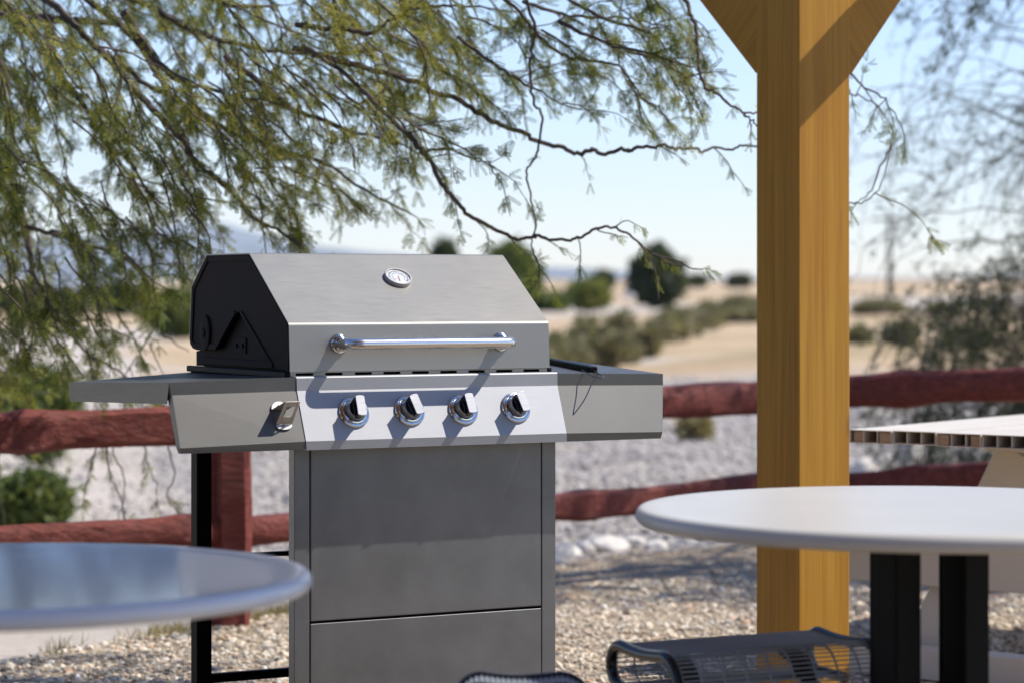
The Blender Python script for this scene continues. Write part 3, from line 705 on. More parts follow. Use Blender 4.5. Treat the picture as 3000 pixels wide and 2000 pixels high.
for yl in (.28, BLn-.28):
    mb = MB(); z1 = zt-bh-.002
    mb.prism([(.27, yl, z1), (TW-.10, yl, z1), (TW-.13, yl, z1-.028), (.30, yl, z1-.028)] if yl < 1 else [(.1, yl, z1), (TW-.10, yl, z1), (TW-.13, yl, z1-.028), (.13, yl, z1-.028)], (0,.04,0)); mb.build('top_batten', M['vinyl'], pt, bevel=.003)
    zl = z1-.030
    obx('leg', (.385, yl+.05, zl), (.05, yl+.05, .02), .135, .04)
    obx('leg', (TW-.30, yl+.05, zl), (TW+.08, yl+.05, .02), .135, .04)
    obx('seat_support', (-.42, yl+.0045, .335), (TW+.42, yl+.0045, .335), .135, .040)
for x0 in (-.43, TW+.14):
    for k in range(2):
        xa = x0+k*(bw+gap); mb = MB(); mb.box(xa, xa+bw, -.0, BLn, .404, .442); mb.build('seat_board', M['vinyl'], pt, bevel=.002)
obx('ground_sill', (-.10, .20, .05), (TW+.3, .20, .05), .09, .09)

# ------------------------------------------------------------------ red post and rail fence
def rail(a, b, r, seed, name, parent, knots=()):
    a, b = Vector(a), Vector(b); L = (b-a).length; d = (b-a).normalized(); s = d.cross(Vector((0,0,1))).normalized(); u = s.cross(d); n = 64; k = 16
    rnd = random.Random(seed); ph = [rnd.uniform(0, 6.28) for _ in range(8)]; V = []; Fc = []
    sec = [(math.copysign(abs(math.cos(q))**.62, math.cos(q)), math.copysign(abs(math.sin(q))**.62, math.sin(q))) for q in [2*math.pi*j/k+.2 for j in range(k)]]
    for i in range(n):
        t = i/(n-1); x = t*L
        bow = .009*math.sin(1.7*x+ph[0]) + .004*math.sin(5.1*x+ph[1]); sc1 = 1+.06*math.sin(2.3*x+ph[2])+.03*math.sin(7*x+ph[3])
        for kx in knots: sc1 += .22*math.exp(-((x-kx)/.09)**2)
        end = 1 if .04 < t < .96 else .72
        for j, (cx, cy) in enumerate(sec):
            rr = r*sc1*end*(1+.05*math.sin(3*j+ph[4]+x*2)+.035*math.sin(13*x+j*1.9+ph[5])+.02*rnd.uniform(-1,1))
            V.append(tuple(a+d*x+s*cx*rr*.8+u*(cy*rr+bow)))
    for i in range(n-1):
        for j in range(k): Fc.append((i*k+j, i*k+(j+1) % k, (i+1)*k+(j+1) % k, (i+1)*k+j))
    Fc.append(tuple(range(k))[::-1]); Fc.append(tuple((n-1)*k+j for j in range(k)))
    mb = MB(); mb.add(V, Fc, smooth=True); o = mb.build(name, M['fence'], parent, autosm=R(60)); return o
fence = thing('rail_fence', 'weathered red wooden post and rail fence around the yard', 'fence', (0, 9, 0))
def fp(px, py, Y): p = at(px, py, Y); p.y -= 9; return p
rail(fp(-230,1290,8.35), fp(660,1245,8.80), .064, 1, 'rail', fence, (.35,))
rail(fp(-230,1606,8.35), fp(640,1558,8.80), .052, 2, 'rail', fence, (.9,))
rail(fp(700,1245,8.85), fp(2330,1152,10.75), .062, 3, 'rail', fence, ())
rail(fp(640,1574,8.86), fp(2330,1412,10.75), .050, 4, 'rail', fence, (1.7,))
rail(fp(2310,1148,10.55), fp(3250,1108,9.9), .064, 5, 'rail', fence, (.5,))
rail(fp(2310,1430,10.55), fp(3250,1370,9.9), .056, 6, 'rail', fence, (.55,))
def fpost(px, Y, w, zt_, seed, lean=0):
    c = at(px, 1000, Y); rnd = random.Random(seed); ph = [rnd.uniform(0, 6.28) for _ in range(8)]; V = []; Fc = []; n = 40; k = 22
    for i in range(n):
        z = -.15+(zt_+.15)*i/(n-1)
        for j in range(k):
            q = 2*math.pi*j/k; cx = math.copysign(abs(math.cos(q))**.6, math.cos(q)); cy = math.copysign(abs(math.sin(q))**.6, math.sin(q))
            g = 1+.10*math.sin(2*j+ph[0]+z*1.5)+.05*math.sin(5*j+ph[1]-z*3)+.04*math.sin(9*z+ph[2]+j)+.02*rnd.uniform(-1,1)
            V.append((c.x+cx*w/2*g+lean*z, c.y-9+cy*w/2*g*.9, z))
    for i in range(n-1):
        for j in range(k): Fc.append((i*k+j, i*k+(j+1) % k, (i+1)*k+(j+1) % k, (i+1)*k+j))
    Fc.append(tuple((n-1)*k+j for j in range(k))); mb = MB(); mb.add(V, Fc, smooth=True); return mb.build('fence_post', M['fence'], fence, autosm=R(60))
fpost(676, 8.82, .135, .90, 1); fpost(2350, 10.75, .14, .92, 2); fpost(-300, 8.3, .14, .9, 3); fpost(3330, 9.85, .14, .92, 4)

# ------------------------------------------------------------------ mesquite tree
class Fol:
    # gathers branch tubes (fast, low poly) and leaves
    def __init__(s): s.mb = MB(); s.tw = []; s.leaf = []
    def branch(s, pts, r0, r1, n=6):
        k = len(pts); s.mb.tube(pts, [r0+(r1-r0)*i/(k-1) for i in range(k)], n, caps=False)
def leaf_template(npairs=2, plen=.036, nl=8, ll=.0076, lw=.0034):
    V = []; 
    def leaflet(o, d, n_, L, w):
        s2 = np.cross(n_, d); V.append([o, o+d*L*.45+s2*w/2, o+d*L, o+d*L*.45-s2*w/2])
    zn = np.array([0,0,1.])
    for p in range(npairs):
        for sg in (-1, 1):
            ang = R(20+10*p)*sg; o = np.array([.010+.016*(npairs-1-p), 0, 0]); d = np.array([math.cos(ang), math.sin(ang), 0]); pe = np.array([-d[1], d[0], 0])
            for i in range(nl):
                q = o+d*(plen*(i+.6)/nl)+np.array([0,0,-.10*plen*((i/nl)**2)])
                for s3 in (-1, 1):
                    dd = d*.42+pe*s3*.9; dd /= np.linalg.norm(dd); leaflet(q, dd, zn, ll*(1-.35*abs(i/nl-.4)), lw)
    # petiole + rachises as thin slivers
    return np.array(V)
TPL = [leaf_template(1), leaf_template(2, .032), leaf_template(1, .042, 9), leaf_template(1, .052, 11)]
def build_leaves(name, leaves, mat_, parent, tpls=TPL):
    # leaves: list of (pos, dir, scale)
    out = []
    pos = np.array([l[0] for l in leaves]); dr = unit(np.array([l[1] for l in leaves])); sc_ = np.array([l[2] for l in leaves]); n = len(leaves)
    nn = RNG.normal(0, 1, (n, 3)); nn[:, 2] += .6; nn = nn - dr*(nn*dr).sum(-1, keepdims=True); nn = unit(nn); sd = np.cross(nn, dr)
    pick = RNG.integers(0, len(tpls), n)
    for k, T in enumerate(tpls):
        m_ = pick == k
        if not m_.any(): continue
        A = np.stack([dr[m_], sd[m_], nn[m_]], 1)*sc_[m_][:, None, None]         # rows
        P = np.einsum('qvc,ncx->nqvx', T, A)+pos[m_][:, None, None, :]; out.append(P.reshape(-1, 3))
    P = np.concatenate(out); return np_mesh(name, P, np.arange(len(P)).reshape(-1, 4), mat_, parent)
TB = np.array([-3.1, 9.6, 0.])
mesq = thing('mesquite_tree', 'feathery olive green mesquite tree reaching over the grill from the upper left', 'tree', tuple(TB))
fo = Fol()
def Pd(px, py, d): v = at(px, py, d); return np.array(v)-TB
z8 = lambda L: [(x/1.96, y/1.96) for x, y in L]
z7 = lambda L: [(1200+x/2.09, y/2.09) for x, y in L]
zl = lambda L: [(x/2.613, 700+y/2.613) for x, y in L]
zb = lambda L: [(x/2.24, 1300+y/2.24) for x, y in L]
G = [ # (points, radius, depth, leafiness)
 (z8([(-500,-200),(-100,-20),(0,20),(100,90),(260,105),(430,130),(560,140),(800,170)]), .022, 8.9, 1),
 (z8([(200,-60),(400,100),(530,240),(620,320),(740,400),(830,480),(1000,570),(1130,650),(1240,740),(1350,860)]), .010, 8.4, 1),
 (z8([(700,60),(830,270),(900,370),(1000,440),(1130,490),(1270,520)]), .013, 8.2, 1),
 (z8([(400,-80),(700,150),(840,300),(1000,560),(1180,660),(1330,760),(1530,830),(1700,880),(1850,930),(2000,1030),(2200,1150),(2352,1220)]), .009, 8.5, 1),
 (z8([(600,300),(840,570),(960,700),(1060,800),(1140,940),(1250,1040),(1350,1130),(1440,1250),(1600,1330),(1700,1400)]), .009, 8.2, 1),
 (z8([(250,300),(540,660),(560,740),(700,830),(800,1000),(850,1100),(960,1290),(1040,1500)]), .007, 8.6, 1),
 (z8([(-60,40),(150,170),(250,300),(330,480),(480,620),(560,690)]), .008, 8.7, 1),
 (z8([(-120,860),(0,1080),(60,1180),(110,1300),(140,1450),(160,1568),(180,1700)]), .014, 9.0, .8),
 (z8([(110,1280),(260,1330),(400,1370),(560,1430),(700,1450),(760,1500),(830,1568)]), .007, 8.9, .8),
 (z8([(1300,330),(1580,550),(1700,640),(1830,690),(1960,740),(2050,770),(2200,800),(2352,850)]), .008, 8.3, .9),
 (z8([(1750,280),(2000,440),(2100,540),(2200,600),(2300,700),(2352,780)]), .006, 8.1, 1),
 (z8([(1100,-60),(1250,10),(1350,50),(1450,50),(1570,40)]), .010, 8.4, 1),
 (z8([(700,-30),(930,80),(1100,170),(1250,230),(1450,270),(1700,300),(1950,290),(2200,270)]), .010, 8.6, 1),
 (z8([(1700,140),(1990,180),(2150,200),(2250,130),(2352,110)]), .007, 8.0, .9),
 (z7([(-700,300),(-300,420),(50,520),(150,580),(300,620),(430,700),(560,765),(680,800),(800,860),(940,900),(1050,935),(1120,910),(1180,940),(1300,920),(1340,935),(1390,910),(1480,915),(1555,900),(1620,920),(1740,910),(1805,930),(1870,900),(1970,905),(2060,880),(2130,890),(2300,860)]), .0075, 8.2, .5),
 (z7([(-300,560),(0,840),(60,920),(130,1000),(200,1130),(260,1200),(340,1300),(460,1370),(560,1420),(650,1455),(720,1460),(780,1440),(850,1465),(980,1470),(1060,1450),(1150,1400),(1240,1400),(1330,1440),(1420,1510),(1500,1560),(1620,1590),(1720,1640)]), .0062, 8.0, .55),
 (z7([(700,-40),(770,180),(745,300),(740,450),(755,600),(815,700),(800,850),(770,960),(715,1050),(735,1180),(760,1300),(770,1400),(745,1500),(780,1600),(800,1690)]), .0042, 8.1, .35),
 (z7([(500,-60),(640,30),(770,180),(900,290),(1000,340),(1180,370),(1280,400),(1350,490),(1440,630),(1500,660),(1560,740)]), .005, 8.1, 1),
 (z7([(1700,-60),(1715,60),(1750,180),(1760,380),(1790,540),(1850,580),(1950,660),(2040,705),(2130,690),(2260,660)]), .0055, 8.0, .45),
 (z7([(2040,705),(2080,750),(2130,800)]), .003, 8.0, .6),
 (z7([(-60,30),(130,20),(280,15),(450,30),(660,70)]), .005, 8.2, .7),
 (z7([(700,0),(900,60),(1100,90),(1300,85),(1420,110),(1600,160)]), .005, 8.1, 1.1),
 (z7([(300,250),(500,400),(600,460),(700,530),(800,560),(900,620),(1060,640)]), .0045, 8.1, 1),
 (z7([(900,150),(1140,260),(1300,300),(1500,360),(1700,400),(1780,430)]), .005, 8.1, 1.1),
 (z7([(900,-40),(1150,120),(1400,200),(1520,260),(1560,330)]), .005, 8.2, 1.2),
 (z7([(0,800),(70,920),(240,920),(340,960),(480,1010),(560,1140)]), .004, 8.1, 1.0),
 (zl([(100,-250),(170,0),(200,200),(220,300),(330,440),(460,580),(540,700),(640,800),(720,880),(850,950),(970,1040),(1060,1150)]), .008, 8.9, .7),
 (zl([(200,350),(240,430),(240,560),(190,720),(120,880),(50,1000),(0,1130)]), .006, 8.9, .6),
 (zl([(380,-60),(560,0),(700,60),(900,110),(1000,160),(1130,290),(1200,430),(1190,600),(1160,720),(1050,880),(960,1000)]), .0055, 8.8, .8),
 (zl([(1180,730),(1280,780),(1420,870)]), .003, 8.8, .1),
 (zl([(1130,800),(1180,920),(1250,1020)]), .003, 8.8, .7),
 (zl([(560,-120),(600,30),(640,200),(700,430),(780,580),(830,680)]), .005, 8.8, .8),
 (zl([(420,-180),(490,0),(560,180),(610,400),(650,650),(680,790)]), .005, 8.9, .8),
 (zl([(0,440),(160,180)]), .004, 9.0, .6),
 (zl([(360,500),(300,680),(200,850)]), .004, 9.0, .8),
 (zl([(770,930),(760,1080),(745,1300),(740,1500)]), .0035, 8.95, .3),
 (zb([(700,-120),(640,60),(590,200),(560,290)]), .003, 9.0, .6),
 (zb([(700,-200),(720,40),(740,200),(780,330),(800,450),(790,570)]), .003, 8.9, .5),
 (zb([(740,-120),(760,50),(830,180),(840,350),(800,480)]), .003, 9.0, .8),
 (zb([(900,-100),(960,150),(1020,260),(1035,350)]), .003, 9.0, .4),
 (zb([(1110,-120),(1130,20),(1170,180),(1120,330),(1180,430)]), .003, 9.05, .7),
 (zb([(0,-60),(20,100),(30,300),(70,500)]), .003, 9.1, .9),
 ([(2490,220),(2520,262),(2570,290),(2610,340),(2640,400)], .003, 8.4, .45),
 ([(2600,430),(2570,480),(2540,560),(2500,600)], .003, 8.5, .5),
 ([(2520,-60),(2470,120),(2490,262),(2530,280),(2580,300),(2620,350)], .003, 8.4, .45),
 ([(2300,400),(2440,570),(2500,600),(2560,560),(2600,450)], .0025, 8.3, .9),
]
def twig(fo, p, d, L, leafy, r=.0022, ls=1.0, drop=.35, every=.0135):
    k = 6; pts = [p]; d = d/np.linalg.norm(d); kink = RNG.normal(0, .20, (k, 3))
    for i in range(k):
        d = d+kink[i]+np.array([0,0,-drop/k*2]); d /= np.linalg.norm(d); pts.append(pts[-1]+d*L/k)
    fo.branch([Vector(q) for q in pts], r, r*.4, 4)
    nl = int(L/every*leafy+RNG.random())
    for j in range(nl):
        t = (RNG.random()**.8)*k*.999; i = int(t); q = pts[i]*(1-(t-i))+pts[i+1]*(t-i); dd = pts[i+1]-pts[i]; dd = dd/np.linalg.norm(dd)
        ld = dd*1.0+RNG.normal(0, .42, 3)+np.array([0,0,-.30]); fo.leaf.append((q, ld, ls*RNG.uniform(.75, 1.2)))
    return pts
for gi, (px, r, dep, lf) in enumerate(G):
    c = [Vector(Pd(x, y, dep-.45 if y < 800 else dep)) for x, y in px]; sm = spline(c, 5); wv = RNG.uniform(0, 6.28)
    sm = [q + Vector((0, .10*math.sin(i*.09+wv), 0)) + Vector(RNG.normal(0, .0022, 3)) for i, q in enumerate(sm)]
    fo.branch(sm, r*1.25, max(.0015, r*.4), 7)
    # length & side twigs
    for i in range(3, len(sm)-1):
        seg = (sm[i+1]-sm[i]); L = seg.length
        if RNG.random() < L*lf*13:
            d = np.array(seg.normalized()); sgn = 1 if RNG.random() < .62 else -1
            side = np.array([sgn*.35+.25, RNG.normal(0, .5), -sgn*.75]); twig(fo, np.array(sm[i]), d*.7+side*.75, RNG.uniform(.08, .24)*(1.15 if lf > .6 else .8), .60, ls=1 if lf > .6 else .7)
    if lf > .25: twig(fo, np.array(sm[-1]), np.array((sm[-1]-sm[-3]).normalized()), .10, .7)
# filler branchlets for the thick part of the crown
edgeY = lambda x: np.interp(x, [-50, 200, 380, 560, 760, 1000, 1150, 1280, 1420, 1700, 1960, 2080, 2150], [1170, 1150, 960, 760, 730, 720, 600, 470, 330, 360, 380, 330, 250])
cnt = 0
while cnt < 300:
    x, y = RNG.uniform(-80, 2100), RNG.uniform(-90, 1150)
    if y > edgeY(x)-30: continue
    dens = np.interp(x, [0, 700, 1300, 1500, 1900, 2150], [1, 1, .85, .42, .5, .15])*np.interp(y/edgeY(x), [0, .45, .75, 1], [1, .85, .5, .33])
    if x < 420 and y > 640: dens = .75
    cl = .5+1.5*fbm(np.array([x/150.]), np.array([y/150.]), 3, 71)[0]*2
    if RNG.random() > dens*cl*1.15: continue
    p = Pd(x, y, RNG.uniform(7.3, 8.5) if y < 1000 else RNG.uniform(8.9, 9.3)); ang = np.interp(x, [0, 500, 1100, 1700], [66, 48, 34, 30])+RNG.normal(0, 13); d = np.array([math.cos(R(ang)), RNG.normal(0, .25), -math.sin(R(ang))])
    L = RNG.uniform(.18, .46); pts = twig(fo, p-d*L*.5, d, L, .55, .0036)
    for q in pts[1:-1]:
        if RNG.random() < .5: twig(fo, q, d+RNG.normal(0, .7, 3), RNG.uniform(.06, .16), .62)
    cnt += 1
# trunk and limbs (left of the picture)
tb = MB(); trunk = [Vector((0,0,-.1)), Vector((.05,0,.5)), Vector((.0,-.05,1.1)), Vector((.15,-.1,1.7)), Vector((.35,-.2,2.2))]
tb.tube(spline(trunk, 6), [.17-.004*i for i in range(25)], 14); tb.build('trunk', M['bark'], mesq)
for tgt in [(z8([(-500,-200)])[0], 8.9), ((400/1.96,-60/1.96), 8.6), ((-60,440), 9.0), ((357,-15), 8.4), ((865,-40), 8.0), ((560,-40), 8.5), ((1100,-40), 8.2)]:
    (x, y), dd = tgt; e_ = Vector(Pd(x, y, dd)); s0 = trunk[-1]; mid = s0*.5+e_*.5+Vector((0,0,.35)); fo.branch(spline([s0, mid, e_], 8), .045, .014, 8)
# upper crown beyond the frame, so that the tree stands complete and shades the fence
for i in range(150):
    q = np.array([RNG.normal(.4, 1.5), RNG.normal(-.2, .8), RNG.uniform(2.45, 3.4)]); d = np.array([RNG.normal(.4, .6), RNG.normal(0, .6), RNG.normal(-.3, .3)])
    pts = twig(fo, q, d, .5, .6, .004, 1.4, every=.016)
    for w_ in pts[1:-1]: twig(fo, w_, d+RNG.normal(0, .7, 3), .2, .6, .002, 1.4, every=.016)
fo.mb.build('branches', M['bark'], mesq); print('leaves', len(fo.leaf)); build_leaves('foliage', fo.leaf, M['leaf'], mesq)

# ------------------------------------------------------------------ weeping tree at the right
def simple_tpl(n, L, w, spread=.03):
    V = []
    for i in range(n):
        a = RNG.uniform(-.9, .9); d = np.array([math.cos(a), math.sin(a), RNG.normal(0,.3)]); d /= np.linalg.norm(d); s2 = np.array([-d[1], d[0], 0]); o = np.array([RNG.uniform(0, spread), RNG.normal(0, .006), RNG.normal(0, .004)])
        l = L*RNG.uniform(.6, 1.2); V.append([o, o+d*l*.5+s2*w/2, o+d*l, o+d*l*.5-s2*w/2])
    return np.array(V)
TP2 = [simple_tpl(7, .030, .0045, .05) for _ in range(4)]
WB = np.array([3.75, 13.6, float(terrain(3.75, 13.6))]); wt = thing('weeping_tree', 'dark thin leaved weeping tree at the right edge beyond the fence', 'tree', tuple(WB))
f2 = Fol(); tb = MB(); tk = [Vector((0,0,-.1)), Vector((-.05,0,.6)), Vector((.05,.05,1.3)), Vector((.0,0,2.1))]; tb.tube(spline(tk, 6), [.12-.003*i for i in range(19)], 12); tb.build('trunk', M['bark'], wt)
for i in range(95):
    s0 = Vector((0, 0, RNG.uniform(.7, 2.1))); az = RNG.uniform(2.2, 4.3) if i % 4 else RNG.uniform(0, 6.28); out = RNG.uniform(.7, 1.95); hgt = RNG.uniform(-.3, 1.2)
    e_ = s0+Vector((math.cos(az)*out, math.sin(az)*out, hgt)); mid = (s0+e_)/2+Vector((0,0,.28)); end = e_+Vector((math.cos(az)*.25, math.sin(az)*.25, -RNG.uniform(.1,.55)))
    path_ = spline([s0, mid, e_, end], 7); path_ = [q+Vector(RNG.normal(0,.012,3)) for q in path_]; f2.branch(path_, .006, .0012, 5)
    for q in path_[7:]:
        if RNG.random() < .42:
            dd = np.array([RNG.normal(math.cos(az)*.5,.5), RNG.normal(0,.5), RNG.normal(-.25,.6)]); twig(f2, np.array(q), dd, RNG.uniform(.15,.5), .30, .0022, 1.0, .5, .03)
for i in range(820):     # denser lower skirt
    q = np.array([-1.72+1.6*RNG.random()**.75, RNG.normal(-.1, .45), 0]); q[2] = RNG.uniform(.30, 1.5)*(1-.45*max(0, -q[0]-1.1))
    dd = np.array([RNG.normal(-.1,.5), RNG.normal(0,.5), RNG.normal(-.5,.6)]); twig(f2, q, dd, RNG.uniform(.2,.5), 1.0, .003, 1.15, .6, .022)
for i in range(16):      # long limbs over the yard that cast the dappled shade
    e_ = Vector((RNG.uniform(-1.5, -.1), RNG.uniform(-3.6, -2.0), RNG.uniform(2.5, 3.2))); f2.branch(spline([Vector((0,0,2)), Vector((e_.x*.4, e_.y*.5, 2.9)), e_], 8), .02, .004, 6)
    for j in range(26):
        q = np.array(e_)+RNG.normal(0, [.5,.5,.18]); q[2] = max(q[2], 2.45); twig(f2, q, RNG.normal(0, 1, 3)*[1,1,.3], .35, 1.0, .003, 1.5, .1, .022)
f2.mb.build('branches', M['bark'], wt); build_leaves('foliage', f2.leaf, M['leaf_dark'], wt, TP2)

# ------------------------------------------------------------------ shrubs and far trees
def bush(name, label, cat, px, ybase, ytop, wpx, Y, m, n=2600, leaf=.02, group=None, shape='round', seed=0):
    px, ybase, ytop, wpx, Y, leaf = map(float, (px, ybase, ytop, wpx, Y, leaf))
    c = at(px, ybase, Y); zg = float(terrain(c.x, Y)); top = at(px, ytop, Y).z; hh = max(.15, top-zg); rx = wpx/F*Y/2
    t = thing(name, label, cat, (c.x, Y, zg), 0, group); rs = np.random.default_rng(seed+int(px)); P = rs.normal(0, 1, (n, 3)); P = unit(P)*(rs.random((n, 1))**.36)
    nl = 9; lc = unit(rs.normal(0, 1, (nl, 3))); g = 1+.30*np.max(P@lc.T, 1, keepdims=True)**3-.22
    P = P*g*(1+.16*rs.normal(0, 1, (n, 1))*(rs.random((n, 1)) < .35))
    if shape == 'column': P[:, :2] *= (np.clip(1.22-np.abs(P[:, 2:3])**3.2*.6, .4, 1.25)); 
    zc = hh*.54; rx *= 1.12; V0 = np.stack([P[:, 0]*rx, P[:, 1]*rx*.9, np.maximum(.02*hh, zc+P[:, 2]*hh*.52)], -1)
    d = unit(rs.normal(0, 1, (n, 3))+np.array([0,0,.4])); s2 = unit(np.cross(d, rs.normal(0, 1, (n, 3)))); L = leaf*rs.uniform(.6, 1.4, (n, 1)); w = L*.42
    q = np.stack([V0, V0+d*L*.5+s2*w, V0+d*L, V0+d*L*.5-s2*w], 1); np_mesh('foliage', q, np.arange(4*n).reshape(-1, 4), m, t)
    mb = MB()
    for k in range(5):
        e_ = Vector((rs.normal(0, rx*.35), rs.normal(0, rx*.35), hh*rs.uniform(.5, .8))); mb.tube([Vector((rs.normal(0,rx*.05), rs.normal(0,rx*.05), -.05)), e_*.5+Vector((0,0,hh*.05)), e_], [rx*.05, rx*.035, rx*.012], 6)
    mb.build('trunk', M['bark'], t); return t
bush('tree', 'tall dark columnar evergreen in the far field right of the grill lid', 'tree', 1925, 900, 738, 118, 120, M['leaf_dark'], 4200, .42, shape='column')
bush('tree', 'dark round tree partly hidden by the right slope of the grill lid', 'tree', 1500, 860, 728, 150, 120, M['leaf_green'], 3600, .42)
bush('tree', 'small dark treetop peeking over the middle of the grill lid', 'tree', 1298, 860, 714, 78, 130, M['leaf_dark'], 6000, .3)
bush('bush', 'yellow green bush in front of the dark columnar tree', 'bush', 1722, 915, 828, 112, 105, M['leaf_yellow'], 5000, .24)
bush('bush', 'low green bush just right of the grill lid corner', 'bush', 1610, 918, 862, 110, 104, M['leaf_green'], 4000, .22)
bush('bush', 'low dark bush on the pale slope right of the timber post', 'bush', 2575, 936, 888, 140, 95, M['leaf_olive'], 5000, .2)
bush('bush', 'dark green hedge bush beside the left side of the lid', 'bush', 512, 1000, 862, 170, 62, M['leaf_green'], 7000, .16)
bush('bush', 'bluish dark bush behind hanging twigs left of the grill', 'bush', 350, 930, 838, 150, 100, M['leaf_dark'], 6000, .22)
bush('bush', 'wide dark thicket at the far left behind the twigs', 'bush', 120, 960, 858, 260, 90, M['leaf_dark'], 7000, .22)
bush('bush', 'bright green rounded bush below the left fence rail', 'bush', 85, 1590, 1385, 250, 13.6, M['leaf_green'], 9000, .035)
bush('bush', 'green shrub behind the upper left fence rail', 'bush', 110, 1330, 1080, 240, 19, M['leaf_green'], 7000, .05)
bush('bush', 'small dry yellow bush on the grey rocks left of the timber post', 'bush', 2035, 1290, 1222, 92, 20.5, M['straw'], 1500, .06)
bush('bush', 'small distant dark bush on the horizon left of the timber post', 'bush', 2165, 842, 808, 60, 260, M['leaf_dark'], 1500, .5)
bush('bush', 'faint distant bush on the horizon beside the columnar tree', 'bush', 2040, 842, 812, 56, 270, M['leaf_dark'], 1500, .5)
bush('bush', 'grey green bush on the ridge below the distant hill', 'bush', 1770, 842, 800, 60, 240, M['leaf_dark'], 1500, .5)
adj = ['rightmost', 'grey tipped', 'low sprawling', 'rounded', 'brownish', 'pale']
for i in range(30):
    u = i/29; x = 1590+u*640+RNG.normal(0, 12); yb_ = np.interp(x, [1590, 1760, 2000, 2200], [1080, 1062, 985, 945])-abs(RNG.normal(0, 22)); Y = 8625/(yb_-850)*.86
    hpx = np.interp(x, [1590, 1800, 2200], [85, 72, 44])*RNG.uniform(.45, 1.15)
    bush('scrub_bush', 'olive brown desert scrub bush in the band between grill and timber post', 'bush', x, yb_, yb_-hpx, RNG.uniform(60, 150), Y, M['leaf_olive'], 800, .17*Y/60, 'scrub bushes in the band behind the fence', seed=i)
for i, (x, yb_, w_) in enumerate([(2760,925,90),(2900,905,120),(2640,985,70),(2840,1010,110),(2510,1010,60),(560,930,110),(620,880,60)]):
    bush('scrub_bush', ['sparse bush left of the dark weeping foliage','far bush behind the weeping tree at the right edge','small brown bush below the low dark bush','bush on the pale slope under the weeping twigs','tiny bush right beside the timber post on the pale slope','bush behind the hinge side of the lid','tiny far bush touching the lid back'][i], 'bush', x, yb_, yb_-30, w_, 8625/(yb_-850)*.8, M['leaf_olive'], 1600, .2, seed=90+i)

# ------------------------------------------------------------------ far buildings, tank, poles
def building(label, px0, px1, yb_, yt, Y, wall, roofc):
    a, b = at(px0, yb_, Y), at(px1, yb_, Y); zg = float(terrain((a.x+b.x)/2, Y)); z1 = at(px0, yt, Y).z; t = thing('building', label, 'building', ((a.x+b.x)/2, Y, zg)); w = (b.x-a.x)/2; hh = z1-zg
    mb = MB(); mb.box(-w, w, 0, 6, -.3, hh*.72); wl_ = mb.build('wall', wall, t)
    mb = MB(); mb.prism([(-w-.3,-.3,hh*.72), (-w-.3,6.3,hh*.72), (-w-.3,3,hh)], (2*w+.6,0,0)); mb.build('roof', roofc, t)
    for k in range(3):
        x = -w*.7+k*w*.7; mb = MB(); mb.box(x-.4, x+.4, -.03, .02, hh*.2, hh*.5); mb.build('window', M['roofgrey'], t)
building('low white building behind the twigs at the far left', 130, 260, 862, 822, 150, M['white'], M['roofgrey'])
building('small pale building with blue wall between hanging twigs left of the lid', 430, 480, 925, 888, 92, M['bluepaint'], M['white'])
tkp = at(1848, 832, 170); tank = thing('water_tank', 'small bright white tank left of the dark columnar tree', 'tank', (tkp.x, 170, float(terrain(tkp.x,170))))
mb = MB(); hh = tkp.z-tank.location.z; mb.lathe([(0,0),(.42,0),(.42,hh-.35),(.38,hh-.1),(.2,hh+.1),(0,hh+.2)], 24); mb.build('tank_body', M['white'], tank)
for px, ytop, Y, lb in ((2606, 615, 120, 'slim far utility pole right of the timber post'), (3250, 600, 150, 'slim far utility pole beyond the weeping tree')):
    b = at(px, 850, Y); top = at(px, ytop, Y).z; p_ = thing('utility_pole', lb, 'pole', (b.x, Y, float(terrain(b.x, Y)))); hh = top-p_.location.z
    mb = MB(); mb.tube([(0,0,0),(0,0,hh)], [.13,.09], 10); mb.build('pole', M['bark'], p_); mb = MB(); mb.box(-.9,.9,-.05,.05,hh-.5,hh-.38); mb.build('crossarm', M['bark'], p_)

M['stucco'] = m_paint('added_wall_stucco', (.085,.062,.045), .9, .2, .15, 2)  # building added behind the camera so the grill's steel reflects something dark
bd = thing('building', 'unseen brown stucco building added behind the camera to darken the grill metal', 'building', (0, -6, 0))
mb = MB(); mb.box(-9, 9, -.3, 0, -.1, 3.6); mb.build('wall', M['stucco'], bd); mb = MB(); mb.box(-9, -8.7, .003, 9.5, -.1, 3.2); mb.build('added_side_wall', M['stucco'], bd)
mb = MB(); mb.box(-9.3, 9.3, -4, 1.2, 3.603, 3.75); mb.build('roof', M['roofgrey'], bd); mb = MB(); mb.box(-1, 0, .003, .05, 0, 2.1); mb.build('door', M['post'], bd)
for x in (-5.5, 3, 6): mb = MB(); mb.box(x-.7, x+.7, .003, .03, 1, 2.2); mb.build('window', M['black_gloss'], bd)

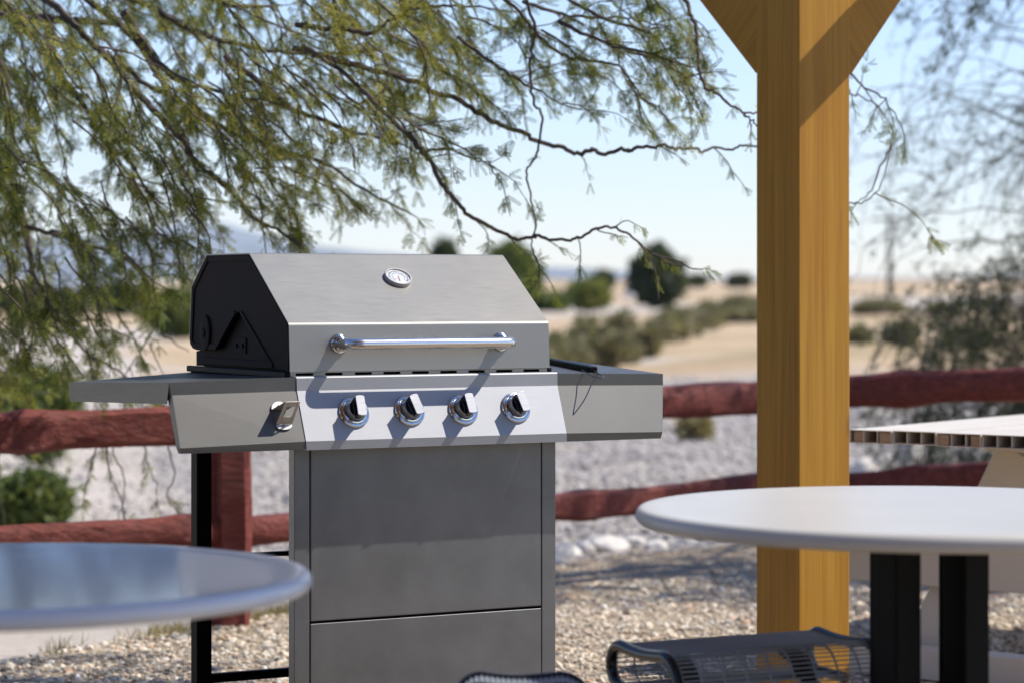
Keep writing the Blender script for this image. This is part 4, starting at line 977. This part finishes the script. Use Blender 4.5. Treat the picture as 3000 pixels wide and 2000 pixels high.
# ------------------------------------------------------------------ distant hills
def ridge(name, Y, xs, ys, depth):
    # mountain range: many cross sections with fold noise
    n = 220; px = np.linspace(xs[0], xs[-1], n); top = np.interp(px, xs, ys); Xc = (px-CX)/F*Y; k = 14; V = np.zeros((n, k, 3))
    zt_ = H+(HZ-top)/F*Y; zt_ = zt_*(1+.06*fbm(Xc/(Y*.01), Xc*0, 4, 55)*2)
    for j in range(k):
        s3 = j/(k-1); yy = Y-depth*(1-s3); prof_ = s3**1.3; wob_ = 1+.35*fbm(Xc/(Y*.012)+j*.2, Xc*0+j*.5, 4, 77)*(1-s3)*2
        V[:, j, 0] = Xc*(yy/Y); V[:, j, 1] = yy; V[:, j, 2] = zt_*prof_*wob_+(1-s3)*2
    back = V[:, -1:, :].copy(); back[:, :, 1] += depth; back[:, :, 2] = 0; V = np.concatenate([V, back], 1); k += 1
    i = np.arange(n-1)[:, None]*k+np.arange(k-1)[None]; tag(np_mesh(name, V.reshape(-1, 3), np.stack([i, i+k, i+k+1, i+1], -1).reshape(-1, 4), M['hazy_hill'], smooth=False), kind='structure')
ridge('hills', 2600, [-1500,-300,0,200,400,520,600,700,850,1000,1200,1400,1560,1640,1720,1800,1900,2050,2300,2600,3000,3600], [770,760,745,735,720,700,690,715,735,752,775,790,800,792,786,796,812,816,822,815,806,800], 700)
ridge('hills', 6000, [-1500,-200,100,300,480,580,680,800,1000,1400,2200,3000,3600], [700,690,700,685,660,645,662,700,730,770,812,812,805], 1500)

# ------------------------------------------------------------------ air
HAZE = 7e-5
def haze():
    mb = MB(); mb.box(-2600, 2600, -60, 7800, -3, 420); m = bpy.data.materials.new('haze'); m.use_nodes = True; t = m.node_tree; t.nodes.clear()
    o = t.nodes.new('ShaderNodeOutputMaterial'); v = t.nodes.new('ShaderNodeVolumePrincipled'); v.inputs['Color'].default_value = (.80,.88,1,1); v.inputs['Density'].default_value = HAZE
    t.links.new(v.outputs[0], o.inputs['Volume']); b = mb.build('haze', m); tag(b, kind='stuff'); b.display_type = 'WIRE'
if HAZE: haze()

# ------------------------------------------------------------------ light
Ls = Vector((.80, .10, 1.0)).normalized()          # towards the sun
sun = bpy.data.lights.new('sun', 'SUN'); sun.energy = 3.7; sun.angle = R(.53); sun.color = (1, .94, .845)
so = bpy.data.objects.new('sun', sun); COL.objects.link(so); so.rotation_euler = (-Ls).to_track_quat('-Z', 'Y').to_euler()
w = bpy.data.worlds.new('World'); sc.world = w; w.use_nodes = True; t = w.node_tree; bg = t.nodes['Background']; bg.inputs['Strength'].default_value = .10
sk = t.nodes.new('ShaderNodeTexSky'); sk.sky_type = 'NISHITA'; sk.sun_disc = False; sk.sun_elevation = math.asin(Ls.z); sk.sun_rotation = math.atan2(Ls.x, Ls.y)
sk.air_density = 1.0; sk.dust_density = .1; sk.ozone_density = 1.6; sk.altitude = 0; 
tn = t.nodes.new('ShaderNodeMix'); tn.data_type = 'RGBA'; tn.blend_type = 'MULTIPLY'; tn.inputs[0].default_value = 1; tn.inputs[7].default_value = (.89, .93, 1.12, 1)
t.links.new(sk.outputs[0], tn.inputs[6]); t.links.new(tn.outputs[2], bg.inputs['Color'])
sc.view_settings.view_transform = 'Standard'; sc.view_settings.look = 'None'; sc.view_settings.exposure = 0.85; sc.view_settings.gamma = 1

# ------------------------------------------------------------------ camera
cd = bpy.data.cameras.new('camera'); cam = bpy.data.objects.new('camera', cd); COL.objects.link(cam); sc.camera = cam
cam.location = (0, 0, H); cam.rotation_euler = (R(90), 0, 0); cd.sensor_width = 36; cd.lens = 36*F/3000; cd.shift_y = -(1000-HZ)/3000
cd.clip_start = .1; cd.clip_end = 20000; cd.dof.use_dof = True; cd.dof.focus_distance = 6.2; cd.dof.aperture_fstop = 3.0; cd.dof.aperture_blades = 0
sc.cycles.use_denoising = True; sc.cycles.max_bounces = 8; sc.cycles.transparent_max_bounces = 8
